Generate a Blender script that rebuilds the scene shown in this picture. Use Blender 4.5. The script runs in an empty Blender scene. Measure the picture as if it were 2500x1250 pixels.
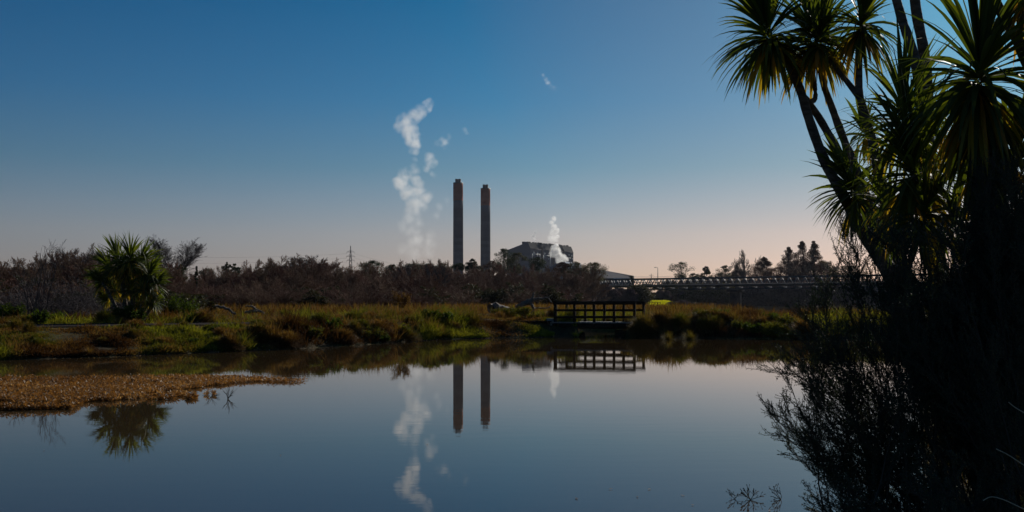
import bpy, math, random
import numpy as np
from mathutils import Vector

F = 2430.6; CX = 1250.0; HZ = 744.0; CH = 1.6
S = bpy.context.scene
COL = S.collection
R = math.radians

def W(px, py, D):
    return np.array([(px-CX)/F*D, D, CH-(py-HZ)/F*D])
def XA(px, D): return (px-CX)/F*D
def ZA(py, D): return CH-(py-HZ)/F*D

# ------------------------------------------------------------------ camera
cam = bpy.data.cameras.new('camera'); co = bpy.data.objects.new('camera', cam); COL.objects.link(co)
co.location = (0, 0, CH); co.rotation_euler = (R(90), 0, 0)
cam.lens = 35; cam.sensor_width = 36; cam.shift_y = 119/2500; cam.clip_end = 20000; cam.clip_start = 0.05
S.camera = co
S.view_settings.view_transform = 'Standard'; S.view_settings.look = 'None'
S.view_settings.exposure = -0.45; S.view_settings.gamma = 1
S.cycles.use_denoising = True
S.cycles.max_bounces = 8; S.cycles.transparent_max_bounces = 8; S.cycles.volume_bounces = 2
S.cycles.sample_clamp_indirect = 6

# ------------------------------------------------------------------ sky and sun
SUN_AZ, SUN_EL = 31.0, 24.0
w = bpy.data.worlds.new('World'); S.world = w; w.use_nodes = True
nt = w.node_tree; bg = nt.nodes['Background']; bg.inputs[1].default_value = 0.1
sk = nt.nodes.new('ShaderNodeTexSky'); sk.sky_type = 'NISHITA'; sk.sun_disc = False
sk.sun_elevation = R(SUN_EL); sk.sun_rotation = R(SUN_AZ)
sk.air_density = 1; sk.dust_density = 1; sk.ozone_density = 1
tc = nt.nodes.new('ShaderNodeTexCoord'); sx = nt.nodes.new('ShaderNodeSeparateXYZ')
nt.links.new(tc.outputs['Generated'], sx.inputs[0])
rp = nt.nodes.new('ShaderNodeValToRGB'); el = rp.color_ramp.elements
SKY = [(0.0, (.93, .93, 1.24)), (.04, (.96, .95, 1.24)), (.07, (.90, .95, 1.20)), (.135, (.38, .80, 1.12)), (.20, (.14, .71, 1.19)),
       (.29, (.0, .60, 1.10)), (.5, (.03, .57, 1.05)), (1.0, (.2, .7, 1.15))]
SM = 1.4
for i, (p, c) in enumerate(SKY):
    e = el[i] if i < 2 else el.new(p)
    e.position = p; e.color = (c[0]/SM, c[1]/SM*.96, c[2]/SM*.97, 1)
nt.links.new(sx.outputs[2], rp.inputs[0])
mx = nt.nodes.new('ShaderNodeMix'); mx.data_type = 'RGBA'; mx.blend_type = 'MULTIPLY'; mx.inputs[0].default_value = 1
nt.links.new(sk.outputs[0], mx.inputs[6]); nt.links.new(rp.outputs[0], mx.inputs[7])
# the sky near the sun is paler and pinker than the model makes it
dt = nt.nodes.new('ShaderNodeVectorMath'); dt.operation = 'DOT_PRODUCT'
dt.inputs[1].default_value = (math.sin(R(SUN_AZ))*math.cos(R(SUN_EL)), math.cos(R(SUN_AZ))*math.cos(R(SUN_EL)), math.sin(R(SUN_EL)))
nt.links.new(tc.outputs['Generated'], dt.inputs[0])
r2 = nt.nodes.new('ShaderNodeValToRGB'); e2 = r2.color_ramp.elements
e2[0].position = .84; e2[0].color = (1, 1, 1, 1); e2[1].position = .935; e2[1].color = (.74, .74, .76, 1)
nt.links.new(dt.outputs['Value'], r2.inputs[0])
m2 = nt.nodes.new('ShaderNodeMix'); m2.data_type = 'RGBA'; m2.blend_type = 'MULTIPLY'; m2.inputs[0].default_value = 1
nt.links.new(mx.outputs[2], m2.inputs[6]); nt.links.new(r2.outputs[0], m2.inputs[7])
r3 = nt.nodes.new('ShaderNodeValToRGB'); e3 = r3.color_ramp.elements
e3[0].position = .84; e3[0].color = (0, 0, 0, 1); e3[1].position = .95; e3[1].color = (1.5, .7, .6, 1)
nt.links.new(dt.outputs['Value'], r3.inputs[0])
m3 = nt.nodes.new('ShaderNodeMix'); m3.data_type = 'RGBA'; m3.blend_type = 'ADD'; m3.inputs[0].default_value = 1
nt.links.new(m2.outputs[2], m3.inputs[6]); nt.links.new(r3.outputs[0], m3.inputs[7])
nt.links.new(m3.outputs[2], bg.inputs[0]); bg.inputs[1].default_value = 0.0518*SM
sl = bpy.data.lights.new('sun', 'SUN'); so = bpy.data.objects.new('sun', sl); COL.objects.link(so)
sl.energy = 5.0; sl.angle = R(.5); sl.color = (1, .93, .82)
sd = Vector((math.sin(R(SUN_AZ))*math.cos(R(SUN_EL)), math.cos(R(SUN_AZ))*math.cos(R(SUN_EL)), math.sin(R(SUN_EL))))
so.rotation_euler = sd.to_track_quat('Z', 'Y').to_euler(); so.location = (60, 100, 60)

# ------------------------------------------------------------------ mesh helpers
def mesh_obj(name, V, Q, mat, parent=None, rnd=None, smooth=False):
    """V (n,3) verts, Q (m,4) quads"""
    V = np.asarray(V, dtype=np.float32).reshape(-1, 3); Q = np.asarray(Q, dtype=np.int32).reshape(-1, 4)
    me = bpy.data.meshes.new(name)
    me.vertices.add(len(V)); me.vertices.foreach_set('co', V.ravel())
    me.loops.add(Q.size); me.loops.foreach_set('vertex_index', Q.ravel())
    me.polygons.add(len(Q)); me.polygons.foreach_set('loop_start', np.arange(0, Q.size, 4, dtype=np.int32))
    if smooth: me.polygons.foreach_set('use_smooth', np.ones(len(Q), dtype=bool))
    if rnd is not None:
        a = me.attributes.new('rnd', 'FLOAT', 'POINT'); a.data.foreach_set('value', np.asarray(rnd, dtype=np.float32))
    me.update(calc_edges=True); me.validate()
    if mat: me.materials.append(mat)
    o = bpy.data.objects.new(name, me); COL.objects.link(o)
    if parent is not None: o.parent = parent
    return o

class G:
    def __init__(s): s.V = []; s.Q = []; s.r = []; s.n = 0
    def add(s, V, Q, r=None):
        V = np.asarray(V, dtype=np.float64).reshape(-1, 3); Q = np.asarray(Q).reshape(-1, 4)
        s.V.append(V); s.Q.append(Q+s.n); s.n += len(V)
        s.r.append(np.full(len(V), .5) if r is None else (np.full(len(V), float(r)) if np.isscalar(r) else np.asarray(r)))
        return s
    def obj(s, name, mat, parent=None, smooth=False):
        return mesh_obj(name, np.concatenate(s.V), np.concatenate(s.Q), mat, parent, np.concatenate(s.r), smooth)
    def box(s, c, h, ax=None, r=None):
        """c centre, h half sizes, ax 3 axis vectors (rows)"""
        ax = np.eye(3) if ax is None else np.asarray(ax, dtype=float)
        c = np.asarray(c, dtype=float); V = []
        for sx_ in (-1, 1):
            for sy_ in (-1, 1):
                for sz_ in (-1, 1): V.append(c+ax[0]*h[0]*sx_+ax[1]*h[1]*sy_+ax[2]*h[2]*sz_)
        s.add(V, [(0, 1, 3, 2), (4, 6, 7, 5), (0, 4, 5, 1), (2, 3, 7, 6), (0, 2, 6, 4), (1, 5, 7, 3)], r); return s
    def beam(s, a, b, wd, ht, up=(0, 0, 1), r=None):
        a = np.asarray(a, float); b = np.asarray(b, float); d = b-a; L = np.linalg.norm(d); d /= L
        u = np.asarray(up, float); x = np.cross(d, u); x /= np.linalg.norm(x)+1e-9; u = np.cross(x, d)
        return s.box((a+b)/2, (L/2, wd/2, ht/2), (d, x, u), r)
    def tube(s, P, rad, k=7, r=None, cap=True):
        P = np.asarray(P, float); n = len(P); rad = np.broadcast_to(np.asarray(rad, float), (n,))
        T = np.gradient(P, axis=0); T /= np.linalg.norm(T, axis=1)[:, None]+1e-12
        ref = np.array([0, 0, 1.]) if abs(T[0][2]) < .9 else np.array([1., 0, 0])
        A = np.cross(T, ref); A /= np.linalg.norm(A, axis=1)[:, None]+1e-12; B = np.cross(T, A)
        th = np.linspace(0, 2*np.pi, k, endpoint=False)
        V = P[:, None, :]+rad[:, None, None]*(A[:, None, :]*np.cos(th)[None, :, None]+B[:, None, :]*np.sin(th)[None, :, None])
        V = V.reshape(-1, 3); Q = []
        for i in range(n-1):
            for j in range(k): Q.append((i*k+j, i*k+(j+1) % k, (i+1)*k+(j+1) % k, (i+1)*k+j))
        if cap:
            for e in (0, n-1):
                V = np.vstack([V, P[e]]); ci = len(V)-1
                for j in range(0, k, 2):
                    Q.append((ci, e*k+j, e*k+(j+1) % k, e*k+(j+2) % k if j+1 < k else e*k+(j+1) % k))
        s.add(V, [q for q in Q if len(set(q)) == 4], r); return s
    def sticks(s, P0, P1, r0, r1, r=None):
        """many 3-sided prisms"""
        P0 = np.asarray(P0, float); P1 = np.asarray(P1, float); n = len(P0)
        if n == 0: return s
        r0 = np.broadcast_to(r0, (n,)); r1 = np.broadcast_to(r1, (n,))
        T = P1-P0; T /= np.linalg.norm(T, axis=1)[:, None]+1e-12
        ref = np.where((np.abs(T[:, 2]) < .9)[:, None], np.array([0, 0, 1.]), np.array([1., 0, 0]))
        A = np.cross(T, ref); A /= np.linalg.norm(A, axis=1)[:, None]+1e-12; B = np.cross(T, A)
        V = np.zeros((n, 6, 3))
        for k in range(3):
            a = 2*np.pi*k/3; o = A*math.cos(a)+B*math.sin(a)
            V[:, k] = P0+o*r0[:, None]; V[:, 3+k] = P1+o*r1[:, None]
        q = np.array([(0, 1, 4, 3), (1, 2, 5, 4), (2, 0, 3, 5)])
        Q = (np.arange(n)[:, None, None]*6+q[None]).reshape(-1, 4)
        rr = .5 if r is None else r
        rr = np.repeat(np.broadcast_to(rr, (n,)), 6)
        s.add(V.reshape(-1, 3), Q, rr); return s
    def leaves(s, C, D, Wd, L, wd, r):
        """diamond leaves: C base (n,3), D direction, Wd side vector, L length, wd width"""
        n = len(C); L = np.broadcast_to(L, (n,))[:, None]; wd = np.broadcast_to(wd, (n,))[:, None]
        V = np.stack([C, C+D*L*.45+Wd*wd*.5, C+D*L, C+D*L*.45-Wd*wd*.5], 1)
        Q = np.arange(n*4).reshape(n, 4)
        s.add(V.reshape(-1, 3), Q, np.repeat(np.broadcast_to(r, (n,)), 4)); return s
    def ribbons(s, C0, D0, L, wd, droop, side=None, k=4, r=.5, taper=.1, curl=None):
        """blades: base C0, initial dir D0, length L, droop (added -z per step)"""
        n = len(C0); L = np.broadcast_to(L, (n,)); wd = np.broadcast_to(wd, (n,)); droop = np.broadcast_to(droop, (n,))
        D = D0/np.linalg.norm(D0, axis=1)[:, None]
        if side is None:
            side = np.cross(D, np.array([0, 0, 1.])+0*D); side += 1e-6
        side = side/(np.linalg.norm(side, axis=1)[:, None]+1e-9)
        P = C0.copy(); V = np.zeros((n, 2*(k+1), 3)); prof = {0: .55}
        for i in range(k+1):
            t = i/k; wt = (.55+.45*min(1, t*4))*(1-max(0, (t-.45)/.55)**1.6*(1-taper))
            V[:, 2*i] = P-side*(wd*wt*.5)[:, None]; V[:, 2*i+1] = P+side*(wd*wt*.5)[:, None]
            D = D+np.stack([0*droop, 0*droop, -droop], 1)*(.4+1.2*t)
            D /= np.linalg.norm(D, axis=1)[:, None]
            P = P+D*(L/k)[:, None]
        q = np.array([(2*i, 2*i+1, 2*i+3, 2*i+2) for i in range(k)])
        Q = (np.arange(n)[:, None, None]*(2*(k+1))+q[None]).reshape(-1, 4)
        s.add(V.reshape(-1, 3), Q, np.repeat(np.broadcast_to(r, (n,)), 2*(k+1))); return s

def unit(v): return v/(np.linalg.norm(v, axis=-1, keepdims=True)+1e-12)
def rdir(rng, n): return unit(rng.normal(size=(n, 3)))

def vnoise(x, y, sc, seed=0):
    x = np.asarray(x)/sc; y = np.asarray(y)/sc
    xi = np.floor(x).astype(np.int64); yi = np.floor(y).astype(np.int64); fx = x-xi; fy = y-yi
    fx = fx*fx*(3-2*fx); fy = fy*fy*(3-2*fy)
    def h(a, b):
        v = np.sin(a*127.1+b*311.7+seed*74.7)*43758.5453
        return v-np.floor(v)
    return (h(xi, yi)*(1-fx)+h(xi+1, yi)*fx)*(1-fy)+(h(xi, yi+1)*(1-fx)+h(xi+1, yi+1)*fx)*fy

# ------------------------------------------------------------------ object helpers
def tag(o, label=None, cat=None, group=None, kind=None):
    if label: o['label'] = label
    if cat: o['category'] = cat
    if group: o['group'] = group
    if kind: o['kind'] = kind
    return o
def thing(name, loc, label, cat, group=None, rz=0):
    o = bpy.data.objects.new(name, None); COL.objects.link(o); o.location = tuple(float(v) for v in loc); o.rotation_euler.z = rz
    return tag(o, label, cat, group)
def dup(root, loc, rz=0, sc=(1, 1, 1), label=None, group=None):
    r = root.copy(); COL.objects.link(r); r.location = tuple(float(v) for v in loc); r.rotation_euler.z = rz; r.scale = sc
    if label: r['label'] = label
    if group: r['group'] = group
    for c in list(root.children):
        d = c.copy(); COL.objects.link(d); d.parent = r
        for g in c.children:
            e = g.copy(); COL.objects.link(e); e.parent = d
    return r

# ------------------------------------------------------------------ materials
def newmat(name):
    m = bpy.data.materials.new(name); m.use_nodes = True
    return m, m.node_tree, m.node_tree.nodes['Principled BSDF']
def ramp(t, stops):
    n = t.nodes.new('ShaderNodeValToRGB'); e = n.color_ramp.elements
    for i, (p, c) in enumerate(stops):
        k = e[i] if i < 2 else e.new(p)
        k.position = p; k.color = (*c, 1)
    return n
def leafmat(name, stops, trans=.4, tint=(1.3, 1.25, .5), rough=.55, spec=.3, obj_rand=0, add=0):
    m, t, b = newmat(name)
    at = t.nodes.new('ShaderNodeAttribute'); at.attribute_name = 'rnd'
    src = at.outputs['Fac']
    if obj_rand:
        oi = t.nodes.new('ShaderNodeObjectInfo'); ma = t.nodes.new('ShaderNodeMath'); ma.operation = 'MULTIPLY_ADD'
        ma.inputs[1].default_value = obj_rand
        t.links.new(oi.outputs['Random'], ma.inputs[0]); 
        ms = t.nodes.new('ShaderNodeMath'); ms.operation = 'SUBTRACT'; ms.inputs[1].default_value = obj_rand*.5
        t.links.new(at.outputs['Fac'], ms.inputs[0]); t.links.new(ms.outputs[0], ma.inputs[2]); src = ma.outputs[0]
    rm = ramp(t, stops); t.links.new(src, rm.inputs[0]); t.links.new(rm.outputs[0], b.inputs['Base Color'])
    b.inputs['Roughness'].default_value = rough; b.inputs['Specular IOR Level'].default_value = spec
    if trans > 0:
        tr = t.nodes.new('ShaderNodeBsdfTranslucent'); mc = t.nodes.new('ShaderNodeMix'); mc.data_type = 'RGBA'; mc.blend_type = 'MULTIPLY'
        mc.inputs[0].default_value = 1; mc.inputs[7].default_value = (*tint, 1)
        t.links.new(rm.outputs[0], mc.inputs[6]); t.links.new(mc.outputs[2], tr.inputs['Color'])
        ms = t.nodes.new('ShaderNodeMixShader'); ms.inputs[0].default_value = trans
        t.links.new(b.outputs[0], ms.inputs[1]); t.links.new(tr.outputs[0], ms.inputs[2])
        t.links.new(ms.outputs[0], t.nodes['Material Output'].inputs[0])
    return m
def noisemat(name, c1, c2, scale=5, rough=.8, bump=.3, spec=.3, detail=6, stretch=(1, 1, 1), metal=0, lo=.35, hi=.65, coord='Object'):
    m, t, b = newmat(name)
    tcn = t.nodes.new('ShaderNodeTexCoord'); mp = t.nodes.new('ShaderNodeMapping'); mp.inputs['Scale'].default_value = stretch
    nz = t.nodes.new('ShaderNodeTexNoise'); nz.inputs['Scale'].default_value = scale; nz.inputs['Detail'].default_value = detail
    t.links.new(tcn.outputs[coord], mp.inputs[0]); t.links.new(mp.outputs[0], nz.inputs['Vector'])
    rm = ramp(t, [(lo, c1), (hi, c2)]); t.links.new(nz.outputs[0], rm.inputs[0]); t.links.new(rm.outputs[0], b.inputs['Base Color'])
    b.inputs['Roughness'].default_value = rough; b.inputs['Specular IOR Level'].default_value = spec; b.inputs['Metallic'].default_value = metal
    if bump:
        bp = t.nodes.new('ShaderNodeBump'); bp.inputs['Strength'].default_value = bump; bp.inputs['Distance'].default_value = .05
        t.links.new(nz.outputs[0], bp.inputs['Height']); t.links.new(bp.outputs[0], b.inputs['Normal'])
    return m

M_bark_bare = noisemat('bare_bark', (.055, .04, .035), (.13, .10, .085), 3, .85, 0)
M_twig = leafmat('willow_twigs', [(0, (.11, .038, .03)), (.4, (.15, .068, .044)), (.75, (.16, .10, .06)), (1, (.16, .13, .07))], .1, (1.1, .8, .6), .8, .15, .5)
M_twig_grey = leafmat('grey_twigs', [(0, (.05, .04, .045)), (1, (.10, .085, .085))], .05, (1, 1, 1), .8, .15)
M_ever = leafmat('evergreen_leaves', [(0, (.012, .02, .012)), (.6, (.03, .045, .02)), (1, (.06, .07, .025))], .25, (1.2, 1.2, .5), .6, .2, .3)
M_olive = leafmat('olive_leaves', [(0, (.03, .035, .015)), (.6, (.06, .06, .025)), (1, (.11, .09, .03))], .25, (1.3, 1.1, .5), .6, .2, .3)
M_rust = leafmat('rust_needles', [(0, (.04, .02, .015)), (.6, (.075, .04, .025)), (1, (.11, .06, .03))], .25, (1.3, 1.0, .6), .7, .15, .3)
M_belt = leafmat('haze_tinted_riverside_leaves', [(0, (.05, .04, .045)), (.6, (.10, .08, .085)), (1, (.16, .12, .11))], .2, (1.2, 1, .9), .8, .1, .3)  # river haze is put into these lighter leaf colours
M_shrub = leafmat('shrub_leaves', [(0, (.03, .05, .012)), (.6, (.07, .10, .02)), (1, (.14, .17, .03))], .45, (1.5, 1.5, .35), .7, .08, .3)
M_grass = leafmat('bank_grass', [(0, (.045, .022, .012)), (.25, (.12, .062, .026)), (.42, (.20, .125, .05)), (.54, (.13, .10, .03)), (.68, (.075, .08, .016)), (.85, (.12, .135, .018)), (1, (.22, .23, .03))], .34, (1.4, 1.25, .5), .8, .08)
M_weed = leafmat('floating_weed', [(0, (.07, .036, .013)), (.4, (.17, .088, .028)), (.75, (.30, .18, .07)), (1, (.45, .34, .2))], .45, (1.4, 1.1, .6), .5, .3)
M_cord = leafmat('cabbage_leaf', [(0, (.025, .045, .015)), (.45, (.06, .09, .022)), (.75, (.14, .16, .025)), (.9, (.28, .22, .035)), (1, (.34, .2, .06))], .48, (1.7, 1.5, .35), .55, .22)
M_cordbark = noisemat('cabbage_bark', (.05, .042, .035), (.14, .12, .10), 9, .85, .6, .2, 8, (1, 1, 3))
M_man = leafmat('shrub_needles', [(0, (.02, .032, .022)), (.6, (.05, .07, .045)), (1, (.10, .12, .06))], .22, (1.2, 1.3, .5), .6, .25)
M_manwood = noisemat('shrub_wood', (.03, .025, .02), (.07, .055, .04), 20, .85, 0)
M_timber = noisemat('weathered_timber', (.022, .015, .010), (.05, .036, .026), 6, .9, .3, .03, 8, (1, 1, 6))
M_deck = noisemat('worn_deck', (.16, .15, .14), (.3, .28, .25), 8, .6, .2, .4)
M_concrete = noisemat('concrete', (.16, .15, .13), (.28, .26, .24), 4, .85, .3)
M_darkcon = noisemat('dark_concrete', (.016, .016, .018), (.03, .03, .034), 1, .95, 0, 0)  # much darker concrete for the truss bridge piers and deck
M_log = noisemat('dead_wood', (.05, .04, .033), (.19, .16, .13), 6, .8, .6, .2, 8, (1, 3, 3))
M_steel = noisemat('bridge_steel', (.035, .043, .058), (.06, .07, .088), .8, .7, 0, .1, metal=0)
M_lattice = noisemat('sun_lightened_steel', (.05, .056, .07), (.10, .11, .13), .8, .55, 0, .3)  # sunlight on the diagonals is put into a lighter colour than the chords
M_pylon = noisemat('galvanised_steel', (.12, .12, .12), (.2, .2, .2), 1, .5, 0, .5, metal=.6)
M_lampmetal = noisemat('lamp_metal', (.12, .12, .12), (.2, .2, .2), 1, .5, 0, .5)
M_white = noisemat('white_metal', (.6, .6, .6), (.78, .78, .76), .4, .5, 0)
M_white2 = noisemat('white_roof_sheet', (.5, .5, .5), (.7, .7, .68), .05, .35, 0)
M_pipe = noisemat('white_pipe', (.7, .7, .68), (.8, .8, .78), .4, .4, 0)

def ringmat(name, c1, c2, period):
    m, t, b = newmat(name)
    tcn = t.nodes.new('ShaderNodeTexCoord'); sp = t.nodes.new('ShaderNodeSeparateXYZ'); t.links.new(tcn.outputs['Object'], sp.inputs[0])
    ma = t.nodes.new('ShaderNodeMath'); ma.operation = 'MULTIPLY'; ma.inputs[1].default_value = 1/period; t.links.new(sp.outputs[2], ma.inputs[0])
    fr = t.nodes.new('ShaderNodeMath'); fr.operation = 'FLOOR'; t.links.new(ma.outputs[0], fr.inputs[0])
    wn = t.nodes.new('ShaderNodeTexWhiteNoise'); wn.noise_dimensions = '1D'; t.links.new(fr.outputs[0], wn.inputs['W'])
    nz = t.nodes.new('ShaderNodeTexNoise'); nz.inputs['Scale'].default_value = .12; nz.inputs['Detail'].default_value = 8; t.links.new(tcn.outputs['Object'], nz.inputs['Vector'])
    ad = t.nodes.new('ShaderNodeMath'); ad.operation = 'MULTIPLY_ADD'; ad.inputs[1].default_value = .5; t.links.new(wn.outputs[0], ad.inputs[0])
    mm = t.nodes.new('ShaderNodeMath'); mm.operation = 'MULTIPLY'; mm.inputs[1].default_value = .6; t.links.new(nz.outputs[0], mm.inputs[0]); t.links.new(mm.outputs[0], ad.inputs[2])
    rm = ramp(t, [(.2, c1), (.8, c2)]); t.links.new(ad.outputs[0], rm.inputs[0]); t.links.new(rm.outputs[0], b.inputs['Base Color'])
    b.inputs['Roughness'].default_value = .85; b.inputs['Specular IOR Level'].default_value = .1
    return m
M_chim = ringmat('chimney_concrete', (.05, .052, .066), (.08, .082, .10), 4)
M_band = ringmat('orange_paint', (.24, .055, .03), (.33, .085, .05), 4)
M_flue = noisemat('flue_steel', (.04, .04, .04), (.08, .08, .08), .3, .6, 0)
M_wall = ringmat('profiled_cladding', (.15, .135, .145), (.19, .17, .175), 3)
M_roofd = ringmat('dark_roof_cladding', (.065, .06, .062), (.09, .083, .083), 1.5)

# ------------------------------------------------------------------ terrain
SX = np.array([-400, -60, -30, -20, -15, -12.2, -10.1, -8.1, -6.4, -3.6, -1, 2, 5, 12.8, 25, 60, 400])
SY = np.array([24, 26, 27, 27.8, 28.6, 30.8, 33.2, 35.7, 38.5, 45, 48.2, 49.6, 48.6, 46.3, 43, 40, 40])
NX = np.array([-400, -4, 0, 1.2, 2, 2.7, 3.2, 3.6, 4.2, 5, 6.5, 10, 20, 60, 400])
NY = np.array([3.5, 3.8, 4.2, 4.8, 5.4, 6.2, 7.2, 8.5, 10, 12, 15.5, 23, 35, 41, 41])
def shore(x): return np.interp(x, SX, SY)+(vnoise(x, 0*x, 1.3, 3)-.5)*.7+(vnoise(x, 0*x, .45, 5)-.5)*.35
def sm(t): t = np.clip(t, 0, 1); return t*t*(3-2*t)
def height(x, y):
    x = np.asarray(x, float); y = np.asarray(y, float)
    t = y-shore(x)
    rl = np.interp(x, [-30, -16, -9, -5, 0, 30], [5.2, 5.2, 4.6, 3.2, 2.2, 2.4])
    top = np.interp(x, [-30, -12, -4, 30], [.82, .85, .78, .8])
    z = np.where(t > 0, top*(.12+.88*sm(t/rl)**.8)*np.clip(t/.15, 0, 1), np.maximum(-.8, t*.5))
    bump = ((vnoise(x, y, 1.7, 7)-.45)*np.interp(x, [-12, -7], [.16, .42])+(vnoise(x, y, .55, 9)-.5)*.14)*np.clip(t/1.2, 0, 1)
    bm = np.clip(t/2, 0, 1)*(1-sm((y-90)/60))
    pth = np.exp(-((t-7.0)/3.0)**4)*(x < -9)
    z = z+bump*bm*(1-pth)
    # channel through the footbridge gap and pool behind it
    ch = np.minimum(np.minimum((x-3.35)/.25, (5.75-x)/.25), np.minimum((y-46)/.3, (57-y)/.3))
    pl = (1-np.sqrt(((x-5.0)/3.4)**2+((y-56.3)/2.9)**2))*3
    cut = sm(np.maximum(ch, pl)+.3)
    z = z*(1-cut)+(-.6)*cut
    # river on the right behind the narrow bank
    ri = np.minimum(np.minimum((x-(.172*y+1.0+3*np.sin(y/40)))/4, (y-(66+.0*x))/3), (432-y)/6)
    z = z-(z+.7)*sm(ri)
    far = sm((y-432)/25)*1.9+np.clip((y-460)/500, 0, 1)*1.0
    z = np.where(y > 425, np.maximum(z, far*1.0), z)
    fld = sm((y-300)/40)*.3+np.clip((y-330)/90, 0, 1)*2.0
    left = 1-sm((x-(.172*y-8))/10)
    z = z+np.where(y > 300, fld, 0)*left*(y < 5000)
    # near shore
    tn = (np.interp(x, NX, NY)+(vnoise(x, y*0, .8, 11)-.5)*.5)-y
    zn = np.where(tn > 0, .05+.38*sm(tn/3)+(vnoise(x, y, .6, 13)-.5)*.08*np.clip(tn, 0, 1), np.maximum(-.8, tn*.5))
    return np.maximum(z, zn)

def ground_mesh():
    A = np.concatenate([np.linspace(-180, -44, 60, endpoint=False), np.linspace(-44, 44, 470, endpoint=False), np.linspace(44, 180, 60, endpoint=False)])
    Rr = np.concatenate([[.02], np.exp(np.linspace(math.log(.8), math.log(9000), 640))])
    a, r = np.meshgrid(np.radians(A), Rr)
    X = r*np.sin(a); Y = r*np.cos(a); Z = height(X, Y)
    n = len(A); m = len(Rr)
    i, j = np.meshgrid(np.arange(m-1), np.arange(n), indexing='ij'); j2 = (j+1) % n
    Q = np.stack([i*n+j, (i+1)*n+j, (i+1)*n+j2, i*n+j2], -1).reshape(-1, 4)
    Q = Q[:, ::-1]
    return np.stack([X, Y, Z], -1).reshape(-1, 3), Q
def groundmat():
    m, t, b = newmat('earth_and_turf')
    ge = t.nodes.new('ShaderNodeNewGeometry')
    n1 = t.nodes.new('ShaderNodeTexNoise'); n1.inputs['Scale'].default_value = .7; n1.inputs['Detail'].default_value = 8
    n2 = t.nodes.new('ShaderNodeTexNoise'); n2.inputs['Scale'].default_value = 9; n2.inputs['Detail'].default_value = 8
    t.links.new(ge.outputs['Position'], n1.inputs['Vector']); t.links.new(ge.outputs['Position'], n2.inputs['Vector'])
    r1 = ramp(t, [(.35, (.05, .035, .02)), (.5, (.065, .05, .022)), (.65, (.06, .07, .02))]); t.links.new(n1.outputs[0], r1.inputs[0])
    r2 = ramp(t, [(.3, (.55, .5, .5)), (.7, (1.3, 1.3, 1.3))]); t.links.new(n2.outputs[0], r2.inputs[0])
    mm = t.nodes.new('ShaderNodeMix'); mm.data_type = 'RGBA'; mm.blend_type = 'MULTIPLY'; mm.inputs[0].default_value = 1
    t.links.new(r1.outputs[0], mm.inputs[6]); t.links.new(r2.outputs[0], mm.inputs[7]); t.links.new(mm.outputs[2], b.inputs['Base Color'])
    b.inputs['Roughness'].default_value = .95; b.inputs['Specular IOR Level'].default_value = .1
    bp = t.nodes.new('ShaderNodeBump'); bp.inputs['Strength'].default_value = .6; bp.inputs['Distance'].default_value = .05
    t.links.new(n2.outputs[0], bp.inputs['Height']); t.links.new(bp.outputs[0], b.inputs['Normal'])
    return m
V, Q = ground_mesh()
tag(mesh_obj('ground', V, Q, groundmat(), smooth=True), kind='structure')

# gravel path on the left bank
def strip(name, xs, off, hw, mat, lift, nseg=7):
    V = []; n = nseg+1
    for x in xs:
        for k in range(n):
            y = np.interp(x, SX, SY)+off(x)+hw*(2*k/nseg-1)
            V.append((x, y, float(height(np.array([x]), np.array([y]))[0])+lift))
    Q = [(i*n+k, i*n+k+1, (i+1)*n+k+1, (i+1)*n+k) for i in range(len(xs)-1) for k in range(nseg)]
    return mesh_obj(name, V, Q, mat, smooth=True)
M_gravel = noisemat('gravel', (.035, .03, .027), (.075, .066, .06), 14, 1.0, .8, 0)
tag(strip('path', np.linspace(-30, -9.6, 90), lambda x: 7.2, 2.4, M_gravel, .035), kind='structure')

# bright field beyond the bridge
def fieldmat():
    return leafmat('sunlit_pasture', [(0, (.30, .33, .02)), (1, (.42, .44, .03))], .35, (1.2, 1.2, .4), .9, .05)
xs = np.linspace(0, 1, 24); V = []; rr = []
for a in xs:
    for b_ in np.linspace(0, 1, 18):
        D = 318+b_*104; px = 1330+a*(1668-1330); x = XA(px, D)
        V.append((x, D, float(height(np.array([x]), np.array([D]))[0])+.12)); rr.append(float(vnoise(np.array([x]), np.array([D]), 6, 4)[0]))
Q = [(i*18+j, (i+1)*18+j, (i+1)*18+j+1, i*18+j+1) for i in range(23) for j in range(17)]
tag(mesh_obj('field', V, Q, fieldmat(), rnd=rr, smooth=True), kind='structure')

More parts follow.
